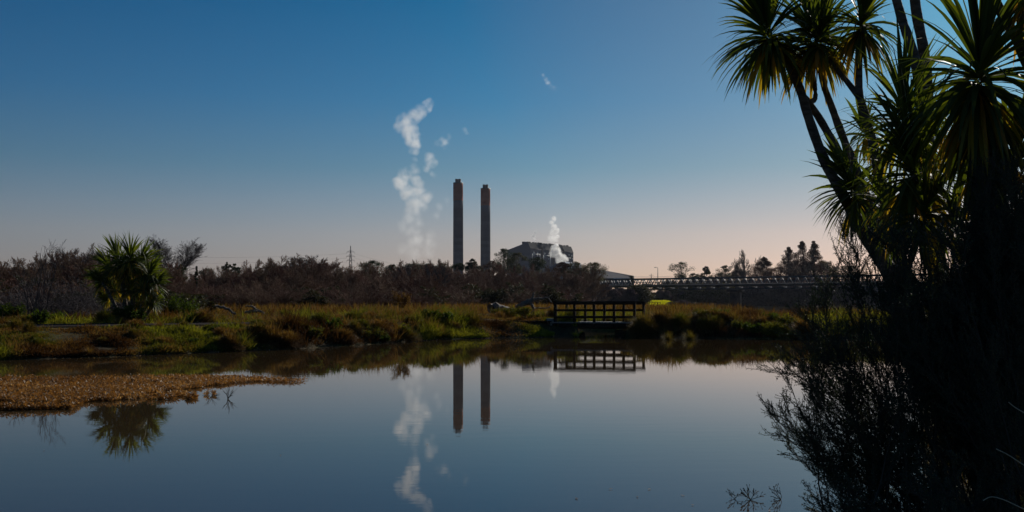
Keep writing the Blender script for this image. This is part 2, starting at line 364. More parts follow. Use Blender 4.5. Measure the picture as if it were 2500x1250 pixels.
# ------------------------------------------------------------------ water
def watermat():
    m, t, b = newmat('pond_water')
    ge = t.nodes.new('ShaderNodeNewGeometry')
    b.inputs['Base Color'].default_value = (.048, .032, .016, 1)
    b.inputs['IOR'].default_value = 1.333; b.inputs['Roughness'].default_value = .012
    mp = t.nodes.new('ShaderNodeMapping'); mp.inputs['Scale'].default_value = (.6, 2.2, 1)
    n1 = t.nodes.new('ShaderNodeTexNoise'); n1.inputs['Scale'].default_value = 1.6; n1.inputs['Detail'].default_value = 4; n1.inputs['Roughness'].default_value = .55
    t.links.new(ge.outputs['Position'], mp.inputs[0]); t.links.new(mp.outputs[0], n1.inputs['Vector'])
    n3 = t.nodes.new('ShaderNodeTexNoise'); n3.inputs['Scale'].default_value = .12; n3.inputs['Detail'].default_value = 3
    t.links.new(ge.outputs['Position'], n3.inputs['Vector'])
    mr = t.nodes.new('ShaderNodeMapRange'); mr.inputs[1].default_value = .4; mr.inputs[2].default_value = .65; mr.inputs[3].default_value = .35; mr.inputs[4].default_value = 1
    t.links.new(n3.outputs[0], mr.inputs[0])
    mu = t.nodes.new('ShaderNodeMath'); mu.operation = 'MULTIPLY'; mu.inputs[1].default_value = .010; t.links.new(mr.outputs[0], mu.inputs[0])
    bp = t.nodes.new('ShaderNodeBump'); bp.inputs['Distance'].default_value = .1; t.links.new(mu.outputs[0], bp.inputs['Strength'])
    t.links.new(n1.outputs[0], bp.inputs['Height']); t.links.new(bp.outputs[0], b.inputs['Normal'])
    return m
n = 60
gx = np.sinh(np.linspace(-7, 7, n))/np.sinh(7)*8800
V = [(x, y, 0) for x in gx for y in gx]
Q = [(i*n+j, (i+1)*n+j, (i+1)*n+j+1, i*n+j+1) for i in range(n-1) for j in range(n-1)]
tag(mesh_obj('water', V, Q, watermat(), smooth=True), kind='structure')
#PART2
# ================================================================== power station
def chimney(px0, px1, pyt, pyc, pyb, D, pbase0, pbase1, label):
    x = XA((px0+px1)/2, D); xb = XA((pbase0+pbase1)/2, D)
    t = thing('chimney', (xb, D, 0), label, 'chimney', 'twin chimneys of the power station')
    zc = ZA(pyc, D); zb = ZA(pyb, D); zt = ZA(pyt, D)
    r1 = (px1-px0)/2/F*D; r0 = (pbase1-pbase0)/2/F*D*1.02
    rad = lambda z: r0+(r1-r0)*min(1, z/zc)
    k = 40
    zs = np.linspace(-1, zb, 12)
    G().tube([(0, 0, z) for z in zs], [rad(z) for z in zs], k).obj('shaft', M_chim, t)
    zs = np.linspace(zb, zc, 5)
    G().tube([(0, 0, z) for z in zs], [rad(z)+.12 for z in zs], k).obj('painted_band', M_band, t)
    g = G()
    for s in (-1, 1):
        g = G().tube([(s*1.75, 0, zc-1), (s*1.75, 0, zt-.6), (s*1.75, 0, zt)], [1.75, 1.75, 1.62], 18)
        g.obj('flue', M_flue, t)
    g = G().tube([(0, 0, zc-.2), (0, 0, zc+.9)], [r1+.25, r1+.25], k); g.obj('rim', M_flue, t)
    g = G()                                                     # ladder cage up the lit side
    for a in (-.35, .35): g.tube([(r0*math.cos(a)+.3, r0*math.sin(a)-.6, 2), (r1*math.cos(a)+.35, r1*math.sin(a)-.6, zc)], .07, 4)
    g.obj('ladder', M_flue, t)
    return t
chimney(1104.5, 1128, 437, 448, 490, 1175, 1106, 1131, 'left grey concrete chimney with a rust orange top band, nearer the tall steam cloud')
chimney(1172, 1195, 450.5, 461.5, 502, 1226, 1173, 1197.5, 'right chimney of grey concrete with a rust orange top band, nearer the boiler house')

# boiler house
def poly_obj(name, V, Fc, mat, parent):
    us = sorted({i for f in Fc for i in f}); mp_ = {q: k for k, q in enumerate(us)}
    me = bpy.data.meshes.new(name); me.from_pydata([tuple(map(float, V[i])) for i in us], [], [[mp_[i] for i in f] for f in Fc]); me.update(); me.materials.append(mat)
    o = bpy.data.objects.new(name, me); COL.objects.link(o); o.parent = parent; return o
P0 = np.array([21.8, 1180, 0]); U = np.array([56.0, 86.0, 0]); LN = np.linalg.norm(U); U = U/LN; T = np.array([-.838, .546, 0])
bh = thing('boiler_house', P0, 'huge grey boiler house with a sloping hipped roof behind dark trees right of the chimneys', 'power station')
prof = [(0, 0), (0, 68.3), (3.2, 75.6), (8.5, 76.3), (12.2, 73.5), (33.5, 67.2), (33.5, 0)]
def bp_(t, z, u): return T*t+U*u+np.array([0, 0, z])
npf = len(prof)
# gable end and walls
V = [bp_(t, z, 0) for t, z in prof]+[bp_(t, z, 103) for t, z in prof]
poly_obj('wall', V, [list(range(npf))[::-1], [i+npf for i in range(npf)], [0, 1, 1+npf, npf], [npf-2, npf-1, 2*npf-1, 2*npf-2]], M_wall, bh)
rf = poly_obj('roof', V, [[i, i+1, i+1+npf, i+npf] for i in range(1, npf-2)], M_roofd, bh)
g = G()
for u in (25, 27.5, 51.5, 54, 77, 79):                          # expansion slots between the units
    for (t0, z0), (t1, z1) in ((prof[0], prof[1]), (prof[1], prof[2])):
        a = bp_(t0-.35, z0 if z0 else 20, u); b = bp_(t1-.35, z1, u); g.beam(a, b, 1.0, .5, U)
g.obj('joint_strip', M_roofd, bh)
g = G()
for u in (2, 23.5, 29, 50, 56.5, 75.5, 82, 101):
    g.beam(bp_(-.5, 68.3, u-.6), bp_(-.5, 68.3, u+.6), .6, .8)
for a, b in ((.5, 24), (28.5, 51), (55, 76.5), (80, 102.5)): g.beam(bp_(-.3, 68.1, a), bp_(-.3, 68.1, b), .5, .6)
g.obj('eaves_trim', M_wall, bh)
rng = random.Random(4)
for i in range(16):
    u = 3+i*6.3+rng.uniform(-1, 1); h = rng.uniform(.3, .75)
    G().box(bp_(6.0+rng.uniform(-1, 1), 76.2+h*.5, u), (rng.uniform(.8, 1.8), 1.2, h), (U, T, (0, 0, 1))).obj('roof_vent', M_roofd, rf)
G().box(bp_(10.2, 75.6, 3.2), (1.8, 3, 1.2), (T, U, (0, 0, 1))).obj('roof_vent', M_roofd, rf)
def wpt(px, py):                                                # a point of the long wall seen at a pixel
    k = (px-CX)/F; u = (k*P0[1]-P0[0])/(U[0]-k*U[1]); y = P0[1]+U[1]*u; return u, ZA(py, y)
for (xa, ya, xb_, yb) in ((1298, 619, 1298, 636), (1316.5, 621, 1316.5, 629), (1297.7, 620.6, 1317, 620.6), (1325, 623, 1325, 640), (1342, 624.6, 1342, 650),
                          (1327, 623.8, 1342.2, 624.6), (1310, 622, 1310, 626), (1370, 629.5, 1392, 630)):
    u0, z0 = wpt(xa, ya); u1, z1 = wpt(xb_, yb)
    G().beam(bp_(-.9, z0, u0), bp_(-.9, z1, u1), .5, .5, T).obj('pipe', M_pipe, bh)
for (x_, y_) in ((1302, 616.5), (1302, 619), (1302, 623), (1311.5, 617), (1311.5, 619.5), (1311.5, 623.5), (1328.5, 619), (1328.5, 621.5), (1328.5, 627), (1338.5, 619.5), (1338.5, 625), (1338.5, 632), (1395, 625), (1396, 632), (1388, 623)):
    u0, z0 = wpt(x_, y_); G().box(bp_(-.6, z0, u0), (.42, .4, .7), (U, T, (0, 0, 1))).obj('window', M_pipe, bh)  # white boxes for the wall lamps, their light put into the paint
# low plant hall with a pale roof in front of it
ph = thing('plant_hall', (XA(1385, 1010), 1010, 0), 'low plant hall with a pale metal roof in front of the boiler house', 'building')
def pv(px, py, D): return W(px, py, D)-np.array(ph.location)
A = [pv(1341, 652, 1010), pv(1372, 638.5, 1010), pv(1393, 640.2, 1018), pv(1418, 641.6, 1030)]
V = [pv(1341, 652, 1010), pv(1372, 638.6, 1010), pv(1379, 655, 1004), pv(1341, 700, 1010), pv(1379, 700, 1004), pv(1372, 700, 1040), pv(1372, 638.6, 1040), pv(1345, 652, 1045),
     pv(1418, 642, 1030), pv(1420, 655, 1012), pv(1420, 700, 1012), pv(1418, 700, 1060), pv(1418, 643, 1060)]
poly_obj('wall', V, [[0, 2, 4, 3], [0, 1, 2], [2, 9, 10, 4], [9, 8, 12, 11, 10], [0, 3, 5, 7], [5, 11, 12, 6, 7]], M_wall, ph)
rr_ = poly_obj('roof', V, [[1, 8, 9, 2], [1, 6, 12, 8], [0, 7, 6, 1]], M_white2, ph)
for px_ in (1393, 1406): G().beam(pv(px_-1, 640, 1012), pv(px_+1, 655, 1006), .9, .5).obj('roof_seam', M_roofd, rr_)
# long low shed
sh = thing('storage_shed', (XA(1510, 620), 620, 0), 'long low shed with a grey sloping roof and white wall strip behind the truss bridge', 'building')
def sv(px, py, D): return W(px, py, D)-np.array(sh.location)
V = [sv(1440, 655, 640), sv(1486, 662, 632), sv(1548, 673.5, 620), sv(1548, 679, 616), sv(1440, 679, 616), sv(1548, 700, 616), sv(1440, 700, 616), sv(1440, 700, 680), sv(1548, 700, 680), sv(1548, 676, 680), sv(1440, 676, 680)]
poly_obj('roof', V, [[0, 1, 2, 3, 4], [0, 10, 9, 2, 1]], noisemat('shed_roof', (.10, .09, .095), (.14, .125, .13), .4, .7, 0), sh)
poly_obj('wall', V, [[4, 3, 5, 6], [3, 2, 9, 8, 5], [6, 5, 8, 7], [0, 4, 6, 7, 10], [7, 8, 9, 10]], M_concrete, sh)
G().beam(sv(1498, 680.6, 615.5), sv(1536, 680.9, 615.5), .1, .55).obj('gutter', M_white, sh)

# pale house glimpsed below the bridge
hs = thing('house', (XA(1606, 520), 520, 2), 'small pale house with a reddish roof glimpsed beneath the truss bridge', 'house')
def hv(x, y, z): return (x, y, z)
V = [(-3, -2.5, 0), (3, -2.5, 0), (3, 2.5, 0), (-3, 2.5, 0), (-3, -2.5, 4.2), (3, -2.5, 4.2), (3, 2.5, 4.2), (-3, 2.5, 4.2), (-3.3, 0, 6), (3.3, 0, 6), (-3.3, -2.9, 4.1), (3.3, -2.9, 4.1), (3.3, 2.9, 4.1), (-3.3, 2.9, 4.1)]
poly_obj('wall', V, [[0, 1, 5, 4], [1, 2, 6, 5], [2, 3, 7, 6], [3, 0, 4, 7], [4, 7, 8], [6, 5, 9]], M_white, hs)
poly_obj('roof', V, [[10, 11, 9, 8], [12, 13, 8, 9]], M_band, hs)
for x_ in (-1.6, 1.2): G().box((x_, -2.55, 2.4), (.5, .05, .6)).obj('window', M_flue, hs)

# ================================================================== pylons and wires
def pylon(px, pyt, pyb, D, sc, label, wid=6.0):
    t = thing('transmission_tower', (XA(px, D), D, 0), label, 'pylon')
    H = ZA(pyt, D); m = F/D
    hw = lambda z: (wid/2/m)*(1.25 if z < H*.25 else (1.0 if z < H*.72 else max(.12, (H-z)/(H*.28))))
    g = G(); zs = np.linspace(0, H, 15); c = [(-1, -1), (1, -1), (1, 1), (-1, 1)]; rr = .09*sc
    for i in range(14):
        a, b = zs[i], zs[i+1]; wa, wb = hw(a), hw(b)
        for k in range(4):
            p, q = c[k], c[(k+1) % 4]
            g.sticks([(p[0]*wa, p[1]*wa, a), (p[0]*wa, p[1]*wa, a), (q[0]*wa, q[1]*wa, a)], [(p[0]*wb, p[1]*wb, b), (q[0]*wb, q[1]*wb, b), (p[0]*wb, p[1]*wb, b)], np.array([rr, rr*.6, rr*.6]), np.array([rr, rr*.6, rr*.6]))
    g.obj('lattice_mast', M_pylon, t)
    tips = []
    for f, l in ((.70, 9), (.62, 10.5), (.545, 9)):
        z = CH+(744-(pyt+(744-pyt)*(1-f)))/m if False else None
    return t, H, m
pt, PH, pm = pylon(856, 600, 650, 620, 1.15, 'lattice transmission tower with three pairs of cross arms left of the chimneys')
arms = []
for py_, l in ((615, 9.5), (625.8, 10.5), (635.5, 9.5)):
    z = ZA(py_, 620)
    for s in (-1, 1):
        L = l/pm
        g = G(); g.sticks([(0, -.5, z), (0, .5, z), (0, 0, z+1.2)], [(s*L, 0, z-.1)]*3, .1, .07); g.sticks([(s*L, 0, z)], [(s*L, 0, z-1.1)], .08, .08)
        g.obj('cross_arm', M_pylon, pt); arms.append((s, XA(856, 620)+s*L, z-1.1))
pt2, _, _ = pylon(1590, 668, 700, 1500, 1.6, 'tiny distant transmission tower above the truss bridge beside the lamp post', 4)
for py_ in (672, 676): G().beam((-3.6, 0, ZA(py_, 1500)), (3.6, 0, ZA(py_, 1500)), .4, .4).obj('cross_arm', M_pylon, pt2)
def wire(a, b, sag, rad, side):
    P = [np.array(a)*(1-t)+np.array(b)*t-np.array([0, 0, 4*sag*t*(1-t)]) for t in np.linspace(0, 1, 26)]
    return G().tube(P, rad, 4).obj('power_line', M_pylon)
ends = {-1: [(430, 628, 640), (430, 643, 640), (430, 655, 640)], 1: [(1085, 668, 640), (1085, 676, 640), (1085, 684, 640)]}
nm = ['top', 'middle', 'lowest']
for s in (-1, 1):
    for i in range(3):
        a = [q for q in arms if q[0] == s][i]
        o = wire((a[1], 620, a[2]), W(*ends[s][i]), 1.0, .03, s)
        tag(o, f"{nm[i]} power line running {'left over the bare willows' if s < 0 else 'down to the right towards the chimneys'} from the lattice tower", 'power line', 'power lines on the lattice tower')
o = wire(W(1540, 676, 900), W(1720, 668, 900), 1, .1, 1); tag(o, 'faint power line above the truss bridge near the lamp post', 'power line')

# ================================================================== truss bridge
BD = 400.
def bx(s): return XA(1600, BD)+s*.820
def by(s): return BD-s*.572
BZ0, BZ1 = ZA(699, BD), ZA(680.6, BD)
tb = thing('truss_bridge', (bx(0), by(0), 0), 'long grey steel truss bridge crossing the river behind the right bank', 'bridge')
ax = np.array([.820, -.572, 0]); pn = np.array([.572, .820, 0]); zu = np.array([0, 0, 1.])
def bpnt(s, off, z): return ax*s+pn*off+zu*z
S0, S1 = -48, 200
for off in (0, 5.4):
    g = G()
    g.beam(bpnt(S0, off, BZ1), bpnt(S1, off, BZ1), .5, .55); g.obj('top_chord', M_steel, tb)
    g = G(); g.beam(bpnt(S0, off, BZ0), bpnt(S1, off, BZ0), .4, .62); g.obj('bottom_chord', M_steel, tb)
    G().beam(bpnt(S0, off-.35, (BZ0+BZ1)/2+.2), bpnt(S1, off-.35, (BZ0+BZ1)/2+.2), .1, .12).obj('handrail', M_steel, tb)
    g = G(); p = 2.9; s = S0+(0 if off == 0 else 1.1)
    while s+p <= S1:
        g.beam(bpnt(s, off, BZ0), bpnt(s+p/2, off, BZ1), .34, .3); g.beam(bpnt(s+p/2, off, BZ1), bpnt(s+p, off, BZ0), .3, .24)
        s += p
    g.obj('lattice', M_lattice, tb)
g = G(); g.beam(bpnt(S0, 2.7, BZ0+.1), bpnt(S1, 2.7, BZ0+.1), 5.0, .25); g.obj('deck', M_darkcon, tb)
g = G(); s = S0+1
while s < S1:
    g.beam(bpnt(s, -1.0, BZ0-.75), bpnt(s, 6.4, BZ0-.75), .3, .7); s += 5.8
g.beam(bpnt(S0, .4, BZ0-1.25), bpnt(S1, .4, BZ0-1.25), .35, .35); g.beam(bpnt(S0, 3.6, BZ0-1.25), bpnt(S1, 3.6, BZ0-1.25), .35, .35)
g.obj('floor_beam', M_steel, tb)
G().tube([bpnt(S0, -.75, BZ0+.35), bpnt(S1, -.75, BZ0+.35)], .28, 8).obj('pipe', M_steel, tb)
def sx_of(px):
    k = (px-CX)/F; return (k*BD-bx(0))/(.820+k*.572)
for px_, hw in ((1508, 1.3), (1563, 1.0), (1789, 1.75), (2010, 1.75), (2235, 1.75), (1385, 1.3)):
    s = sx_of(px_); g = G(); g.beam(bpnt(s, 2.7, -1), bpnt(s, 2.7, BZ0-2.4), hw*2, 3.4, pn)
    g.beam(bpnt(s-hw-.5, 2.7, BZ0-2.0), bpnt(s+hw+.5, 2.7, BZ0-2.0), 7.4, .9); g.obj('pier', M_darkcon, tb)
lp = thing('street_lamp', (bx(0)+XA(1612, BD)-XA(1600, BD), by(0)+6.8, BZ0-.4), 'slender street lamp standing above the truss bridge', 'street lamp')
zt = ZA(652, 400)-(BZ0-.4)
G().tube([(0, 0, 0), (0, 0, zt*.35), (0, 0, zt*.97)], [.2, .17, .1], 8).obj('pole', M_lampmetal, lp)
G().tube([(0, 0, zt*.97), (-.1, 0, zt*1.0), (-.4, -.1, zt*1.02), (-.8, -.1, zt*1.02)], [.09, .08, .06, .06], 6).obj('arm', M_lampmetal, lp)
G().box((-1.0, -.1, zt*1.015), (.42, .16, .11)).obj('lamp_head', M_lampmetal, lp)
# fences in the field
def rail_fence(pts, hgt, nrail, label, D, name='rail_fence', thick=.11):
    P = [W(px, 744, D) for px in pts]
    b0 = P[0].copy(); b0[2] = float(height(np.array([b0[0]]), np.array([D]))[0])
    t = thing(name, b0, label, 'fence')
    for p in P:
        z = float(height(np.array([p[0]]), np.array([D]))[0]); q = p-b0; q[2] = z-b0[2]
        G().box(q+np.array([0, 0, hgt/2]), (thick, thick, hgt/2)).obj('post', M_timber, t)
    for k in range(nrail):
        h = hgt*(1-.5*k/max(1, nrail-1)) if nrail > 1 else hgt
        a = P[0]-b0; b = P[-1]-b0; a[2] = h-.1; b[2] = h-.1+float(height(np.array([P[-1][0]]), np.array([D]))[0])-b0[2]
        G().beam(a, b, thick, thick*1.4).obj('rail', M_timber, t)
    return t
rail_fence([1592, 1599, 1606, 1613], 1.0, 2, 'low dark timber rail barrier standing on the bright green field', 345, 'rail_barrier')
rail_fence([1568, 1578, 1588, 1598, 1608, 1618], 1.3, 2, 'timber rail fence along the far top edge of the bright green field', 418)

# ================================================================== footbridge
fb = thing('footbridge', W(1455, 821, 50.5), 'small dark timber footbridge with double railings over the gap in the bank', 'footbridge')
FB0 = np.array(fb.location)
def fp(px, py, D): return W(px, py, D)-FB0
N0, N1 = W(1356, 744, 50.6), W(1553, 744, 49.7)                 # near edge
OFF = np.array([.66, 1.55, 0])
ux = unit(N1-N0); ux[2] = 0
DZ = ZA(785.5, 50.3); RZ = ZA(737.5, 50.3)
def n_(s, off=0, z=0): return N0+(N1-N0)*s+OFF*off+np.array([0, 0, z-CH])-FB0
for side, sl_ in ((0, [0.0, .24, .485, .73, .98]), (1, [.0, .24, .485, .73, .98])):
    for s in sl_:
        big = (side == 0 and s == 0.0)
        lo = DZ-.35 if not big else -.2
        g = G().box(n_(s, side, 0)+np.array([0, 0, (lo+RZ)/2]), (.058 if not big else .075, .05, (RZ-lo)/2), (ux, unit(OFF), zu)); g.obj('post', M_timber, fb)
    for z, h, s0, s1 in ((RZ-.045, .085, -.02, 1.0), (ZA(757.5, 50.3), .055, -.01, .99), (ZA(774.5, 50.3), .055, -.01, .99)):
        dy = unit(OFF)*(-.08 if side == 0 else .08)
        g = G().beam(n_(s0, side, z)+dy, n_(s1, side, z)+dy, .055, h*2); g.obj('handrail' if h > .08 else 'rail', M_timber, fb)
# beam and deck
for off in (.02, .5, .98):
    G().beam(n_(-.04, off, DZ-.22), n_(1.0, off, DZ-.22), .14, .26).obj('bearer', M_timber, fb)
g = G(); nb = 34
for i in range(nb):
    s = -.03+1.04*i/nb; a = n_(s+.5/nb, -.04, DZ-.045); b = n_(s+.5/nb, 1.04, DZ-.045); g.beam(a, b, .135, .06)
g.obj('deck', M_deck, fb)
# abutment walls, pier and blocks
g = G().box(fp(1347, 800, 50.75)+np.array([0, .6, -.05]), (.24, .7, .52)); g.obj('abutment', M_concrete, fb)
g = G().box(fp(1405, 812, 51.3)+np.array([0, .0, 0]), (.10, .45, .42)); g.obj('pier', M_concrete, fb)
g = G().box(fp(1389, 806, 52)+np.array([0, .3, -.1]), (.32, .4, .35)); g.obj('pier_footing', M_timber, fb)
g = G().box(fp(1419, 817, 51)+np.array([0, .1, -.1]), (.17, .35, .22)); g.obj('pier_footing', M_timber, fb)
g = G().box(fp(1520, 816, 50.2)+np.array([0, .3, -.1]), (.30, .5, .30)); g.obj('abutment', M_timber, fb)
# timber retaining wall left of it
rw = thing('retaining_wall', W(1276, 823, 50.4), 'dark timber retaining wall topped by a flat capping board left of the footbridge', 'retaining wall')
r0 = np.array(rw.location)
G().beam(W(1210, 784.5, 50.2)-r0, W(1345, 784.5, 50.6)-r0, .28, .05).obj('capping_board', M_timber, rw)
for i in range(5):
    z = ZA(790+i*8.5, 50.4); a = W(1211, 744, 50.3)-r0; b = W(1342, 744, 50.65)-r0; a[2] = b[2] = z-r0[2]
    G().beam(a, b, .07, .165).obj('plank', M_timber, rw)
for px_ in (1214, 1240, 1268, 1296, 1322, 1340):
    p = W(px_, 744, 50.22+(px_-1211)*.0027)-r0; p[2] = ZA(806, 50.4)-r0[2]; G().box(p, (.06, .05, .46)).obj('post', M_timber, rw)

# ================================================================== fallen trees
def log(name, px, D, parts, label, cat='log'):
    z = float(height(np.array([XA(px, D)]), np.array([D]))[0]); t = thing(name, (XA(px, D), D, z), label, cat); b = np.array(t.location)
    rng = np.random.default_rng(int(px))
    for nm_, pts, rads in parts:
        P = np.array([W(a, c, D+d)-b for a, c, d in pts]); 
        tt = np.linspace(0, len(P)-1, (len(P)-1)*4+1); P2 = np.stack([np.interp(tt, range(len(P)), P[:, k]) for k in range(3)], 1)
        r2 = np.interp(tt, range(len(P)), rads)*(1+rng.normal(size=len(tt))*.09); P2[1:-1] += rng.normal(size=P2[1:-1].shape)*.02
        G().tube(P2, r2, 9).obj(nm_, M_log, t)
    return t
log('fallen_trunk', 1225, 56, [('trunk', [(1199, 755, 0), (1212, 753, .2), (1232, 759, .5), (1256, 763, .9)], [.34, .33, .24, .16]),
    ('stub', [(1214, 745, .1), (1209, 739, 0)], [.1, .05])], 'thick broken trunk lying on the bank left of the footbridge')
log('dead_branch', 1300, 58, [('limb', [(1252, 757, 0), (1266, 747, .2), (1285, 738, .3), (1300, 731, .5), (1316, 728, .6)], [.05, .13, .16, .12, .06]),
    ('limb', [(1298, 732, .4), (1301, 722, .4), (1305, 713, .5)], [.09, .06, .03]),
    ('limb', [(1310, 729, .6), (1325, 729, .7), (1336, 726, .8), (1341, 733, .9), (1346, 738, .9)], [.07, .05, .05, .045, .03]),
    ('limb', [(1292, 739, .3), (1300, 746, .2), (1303, 756, .1), (1298, 768, 0)], [.09, .08, .1, .13]),
    ('limb', [(1303, 752, .2), (1316, 753, .3), (1330, 753, .4), (1345, 750, .5)], [.05, .05, .05, .03]),
    ('limb', [(1316, 728, .6), (1314, 722, .6)], [.04, .02]), ('limb', [(1338, 727, .8), (1344, 722, .9)], [.03, .02]), ('limb', [(1262, 748, .1), (1258, 744, 0)], [.06, .03])],
    'crooked dead limb with forked branches lying behind the retaining wall', 'dead branch')
log('driftwood', 560, 47, [('limb', [(525, 747, 0), (545, 750, .2), (562, 758, .4), (575, 767, .4)], [.05, .07, .06, .04]), ('limb', [(478, 750, -1), (485, 760, -1), (497, 766, -1)], [.03, .05, .03])],
    'long pale dead branch slanting down to the grass right of the left cabbage tree', 'dead branch')
log('driftwood', 625, 48, [('limb', [(600, 748, 0), (615, 747, .2), (624, 756, .4), (645, 766, .4)], [.03, .05, .08, .04]), ('limb', [(598, 763, 0), (612, 760, .2), (628, 761, .3)], [.06, .08, .06])],
    'pale forked dead branch with an arched limb lying at the foot of the bare willows', 'dead branch')

# ================================================================== steam
def plume(name, blobs, D, dens, label, cat, scale, seed, group=None, thr=(.42, .62), warp=6, aniso=.55):
    c = np.mean([W(b[0], b[1], D) for b in blobs], axis=0)
    P = [W(b[0], b[1], D)-c for b in blobs]; RR = [b[2]/F*D*1.35 for b in blobs]; WT = [b[3] if len(b) > 3 else 1 for b in blobs]
    rng = random.Random(seed); P = [p+np.array([0, rng.uniform(-.5, .5)*r, 0]) for p, r in zip(P, RR)]
    import bmesh
    bm = bmesh.new()
    for p, r in zip(P, RR):
        bmesh.ops.create_icosphere(bm, subdivisions=2, radius=r*1.02, matrix=__import__('mathutils').Matrix.Translation(Vector([float(v) for v in p])))
    me0 = bpy.data.meshes.new('t'); bm.to_mesh(me0); bm.free(); o0 = bpy.data.objects.new('t', me0); COL.objects.link(o0)
    md = o0.modifiers.new('r', 'REMESH'); md.mode = 'VOXEL'; md.voxel_size = max(.5, min(RR)*.22)
    bpy.context.view_layer.update(); dg = bpy.context.evaluated_depsgraph_get(); me = bpy.data.meshes.new_from_object(o0.evaluated_get(dg))
    bpy.data.objects.remove(o0); o = bpy.data.objects.new(name, me); COL.objects.link(o); o.location = tuple(float(v) for v in c)
    me.name = name; me.materials.clear()
    m = bpy.data.materials.new('steam'); m.use_nodes = True; t = m.node_tree; t.nodes.remove(t.nodes['Principled BSDF'])
    tcn = t.nodes.new('ShaderNodeTexCoord'); n1 = t.nodes.new('ShaderNodeTexNoise'); n1.inputs['Scale'].default_value = scale*.6; n1.inputs['Detail'].default_value = 3
    off = t.nodes.new('ShaderNodeVectorMath'); off.operation = 'ADD'; off.inputs[1].default_value = (seed*31.7, seed*11.3, 0); t.links.new(tcn.outputs['Object'], off.inputs[0]); t.links.new(off.outputs[0], n1.inputs['Vector'])
    su = t.nodes.new('ShaderNodeVectorMath'); su.operation = 'SUBTRACT'; su.inputs[1].default_value = (.5, .5, .5); t.links.new(n1.outputs['Color'], su.inputs[0])
    sc = t.nodes.new('ShaderNodeVectorMath'); sc.operation = 'SCALE'; sc.inputs['Scale'].default_value = warp; t.links.new(su.outputs[0], sc.inputs[0])
    ad = t.nodes.new('ShaderNodeVectorMath'); ad.operation = 'ADD'; t.links.new(tcn.outputs['Object'], ad.inputs[0]); t.links.new(sc.outputs[0], ad.inputs[1])
    last = None
    for p, r, wt in zip(P, RR, WT):
        ds = t.nodes.new('ShaderNodeVectorMath'); ds.operation = 'DISTANCE'; ds.inputs[1].default_value = tuple(float(v) for v in p); t.links.new(ad.outputs[0], ds.inputs[0])
        ma = t.nodes.new('ShaderNodeMath'); ma.operation = 'MULTIPLY_ADD'; ma.inputs[1].default_value = -wt/(r*.93); ma.inputs[2].default_value = wt; t.links.new(ds.outputs['Value'], ma.inputs[0])
        if last is None: last = ma
        else:
            mxn = t.nodes.new('ShaderNodeMath'); mxn.operation = 'MAXIMUM'; t.links.new(last.outputs[0], mxn.inputs[0]); t.links.new(ma.outputs[0], mxn.inputs[1]); last = mxn
    n2 = t.nodes.new('ShaderNodeTexNoise'); n2.inputs['Scale'].default_value = scale; n2.inputs['Detail'].default_value = 6; n2.inputs['Roughness'].default_value = .62; t.links.new(off.outputs[0], n2.inputs['Vector'])
    mr = t.nodes.new('ShaderNodeMapRange'); mr.inputs[1].default_value = thr[0]; mr.inputs[2].default_value = thr[1]; t.links.new(n2.outputs[0], mr.inputs[0])
    cl = t.nodes.new('ShaderNodeMapRange'); cl.inputs[1].default_value = 0.02; cl.inputs[2].default_value = .85; t.links.new(last.outputs[0], cl.inputs[0])
    mu = t.nodes.new('ShaderNodeMath'); mu.operation = 'MULTIPLY'; t.links.new(mr.outputs[0], mu.inputs[0]); t.links.new(cl.outputs[0], mu.inputs[1])
    m3 = t.nodes.new('ShaderNodeMath'); m3.operation = 'MULTIPLY'; m3.inputs[1].default_value = dens; t.links.new(mu.outputs[0], m3.inputs[0])
    pv_ = t.nodes.new('ShaderNodeVolumePrincipled'); pv_.inputs['Color'].default_value = (.97, .97, .97, 1); pv_.inputs['Anisotropy'].default_value = aniso
    t.links.new(m3.outputs[0], pv_.inputs['Density']); t.links.new(pv_.outputs[0], t.nodes['Material Output'].inputs['Volume'])
    me.materials.append(m); return tag(o, label, cat, group, 'stuff' if False else None)
big = [(1050, 252, 10, .5), (1040, 260, 13, .7), (1025, 272, 16, .8), (1010, 284, 18, .9), (990, 298, 20, 1), (975, 312, 13, .7), (998, 316, 20, 1), (1006, 335, 19, 1), (1012, 352, 16, 1), (1010, 370, 12, .7),
       (1010, 392, 8, .3), (1048, 385, 13, .6), (1054, 398, 14, .7), (1045, 410, 11, .5), (1060, 425, 9, .3),
       (1010, 415, 14, .5), (990, 430, 18, .7), (978, 450, 20, 1), (992, 468, 18, 1), (1020, 445, 16, 1), (1025, 465, 16, .8), (1043, 482, 16, .8), (1012, 490, 20, .7), (1010, 515, 20, .6), (1030, 505, 16, .5), (1000, 535, 18, .5),
       (985, 552, 16, .35), (1008, 565, 20, .4), (1012, 588, 22, .42), (985, 605, 18, .25), (1050, 575, 15, .25), (1052, 592, 16, .35), (1045, 612, 18, .25), (1010, 618, 22, .25), (1020, 545, 14, .3), (1075, 505, 11, .25), (1092, 488, 10, .25), (1065, 525, 12, .2)]
plume('steam_cloud', big, 1300, .17, 'tall ragged white steam cloud drifting up left of the chimneys', 'steam', .075, 1, thr=(.34, .72), warp=17)
plume('steam_wisp', [(1068, 350, 9, .4), (1080, 345, 11, .7), (1092, 350, 9, .6), (1096, 334, 9, .3), (1088, 362, 7, .3)], 1300, .1, 'small steam wisp right of the tall cloud, halfway up, above the left chimney', 'steam', .13, 2, 'steam wisps in the sky', warp=8)
plume('steam_wisp', [(1135, 318, 8, .6), (1140, 325, 6, .4)], 1300, .06, 'faintest tiny steam wisp straight above the two chimneys', 'steam', .15, 3, 'steam wisps in the sky', warp=6)
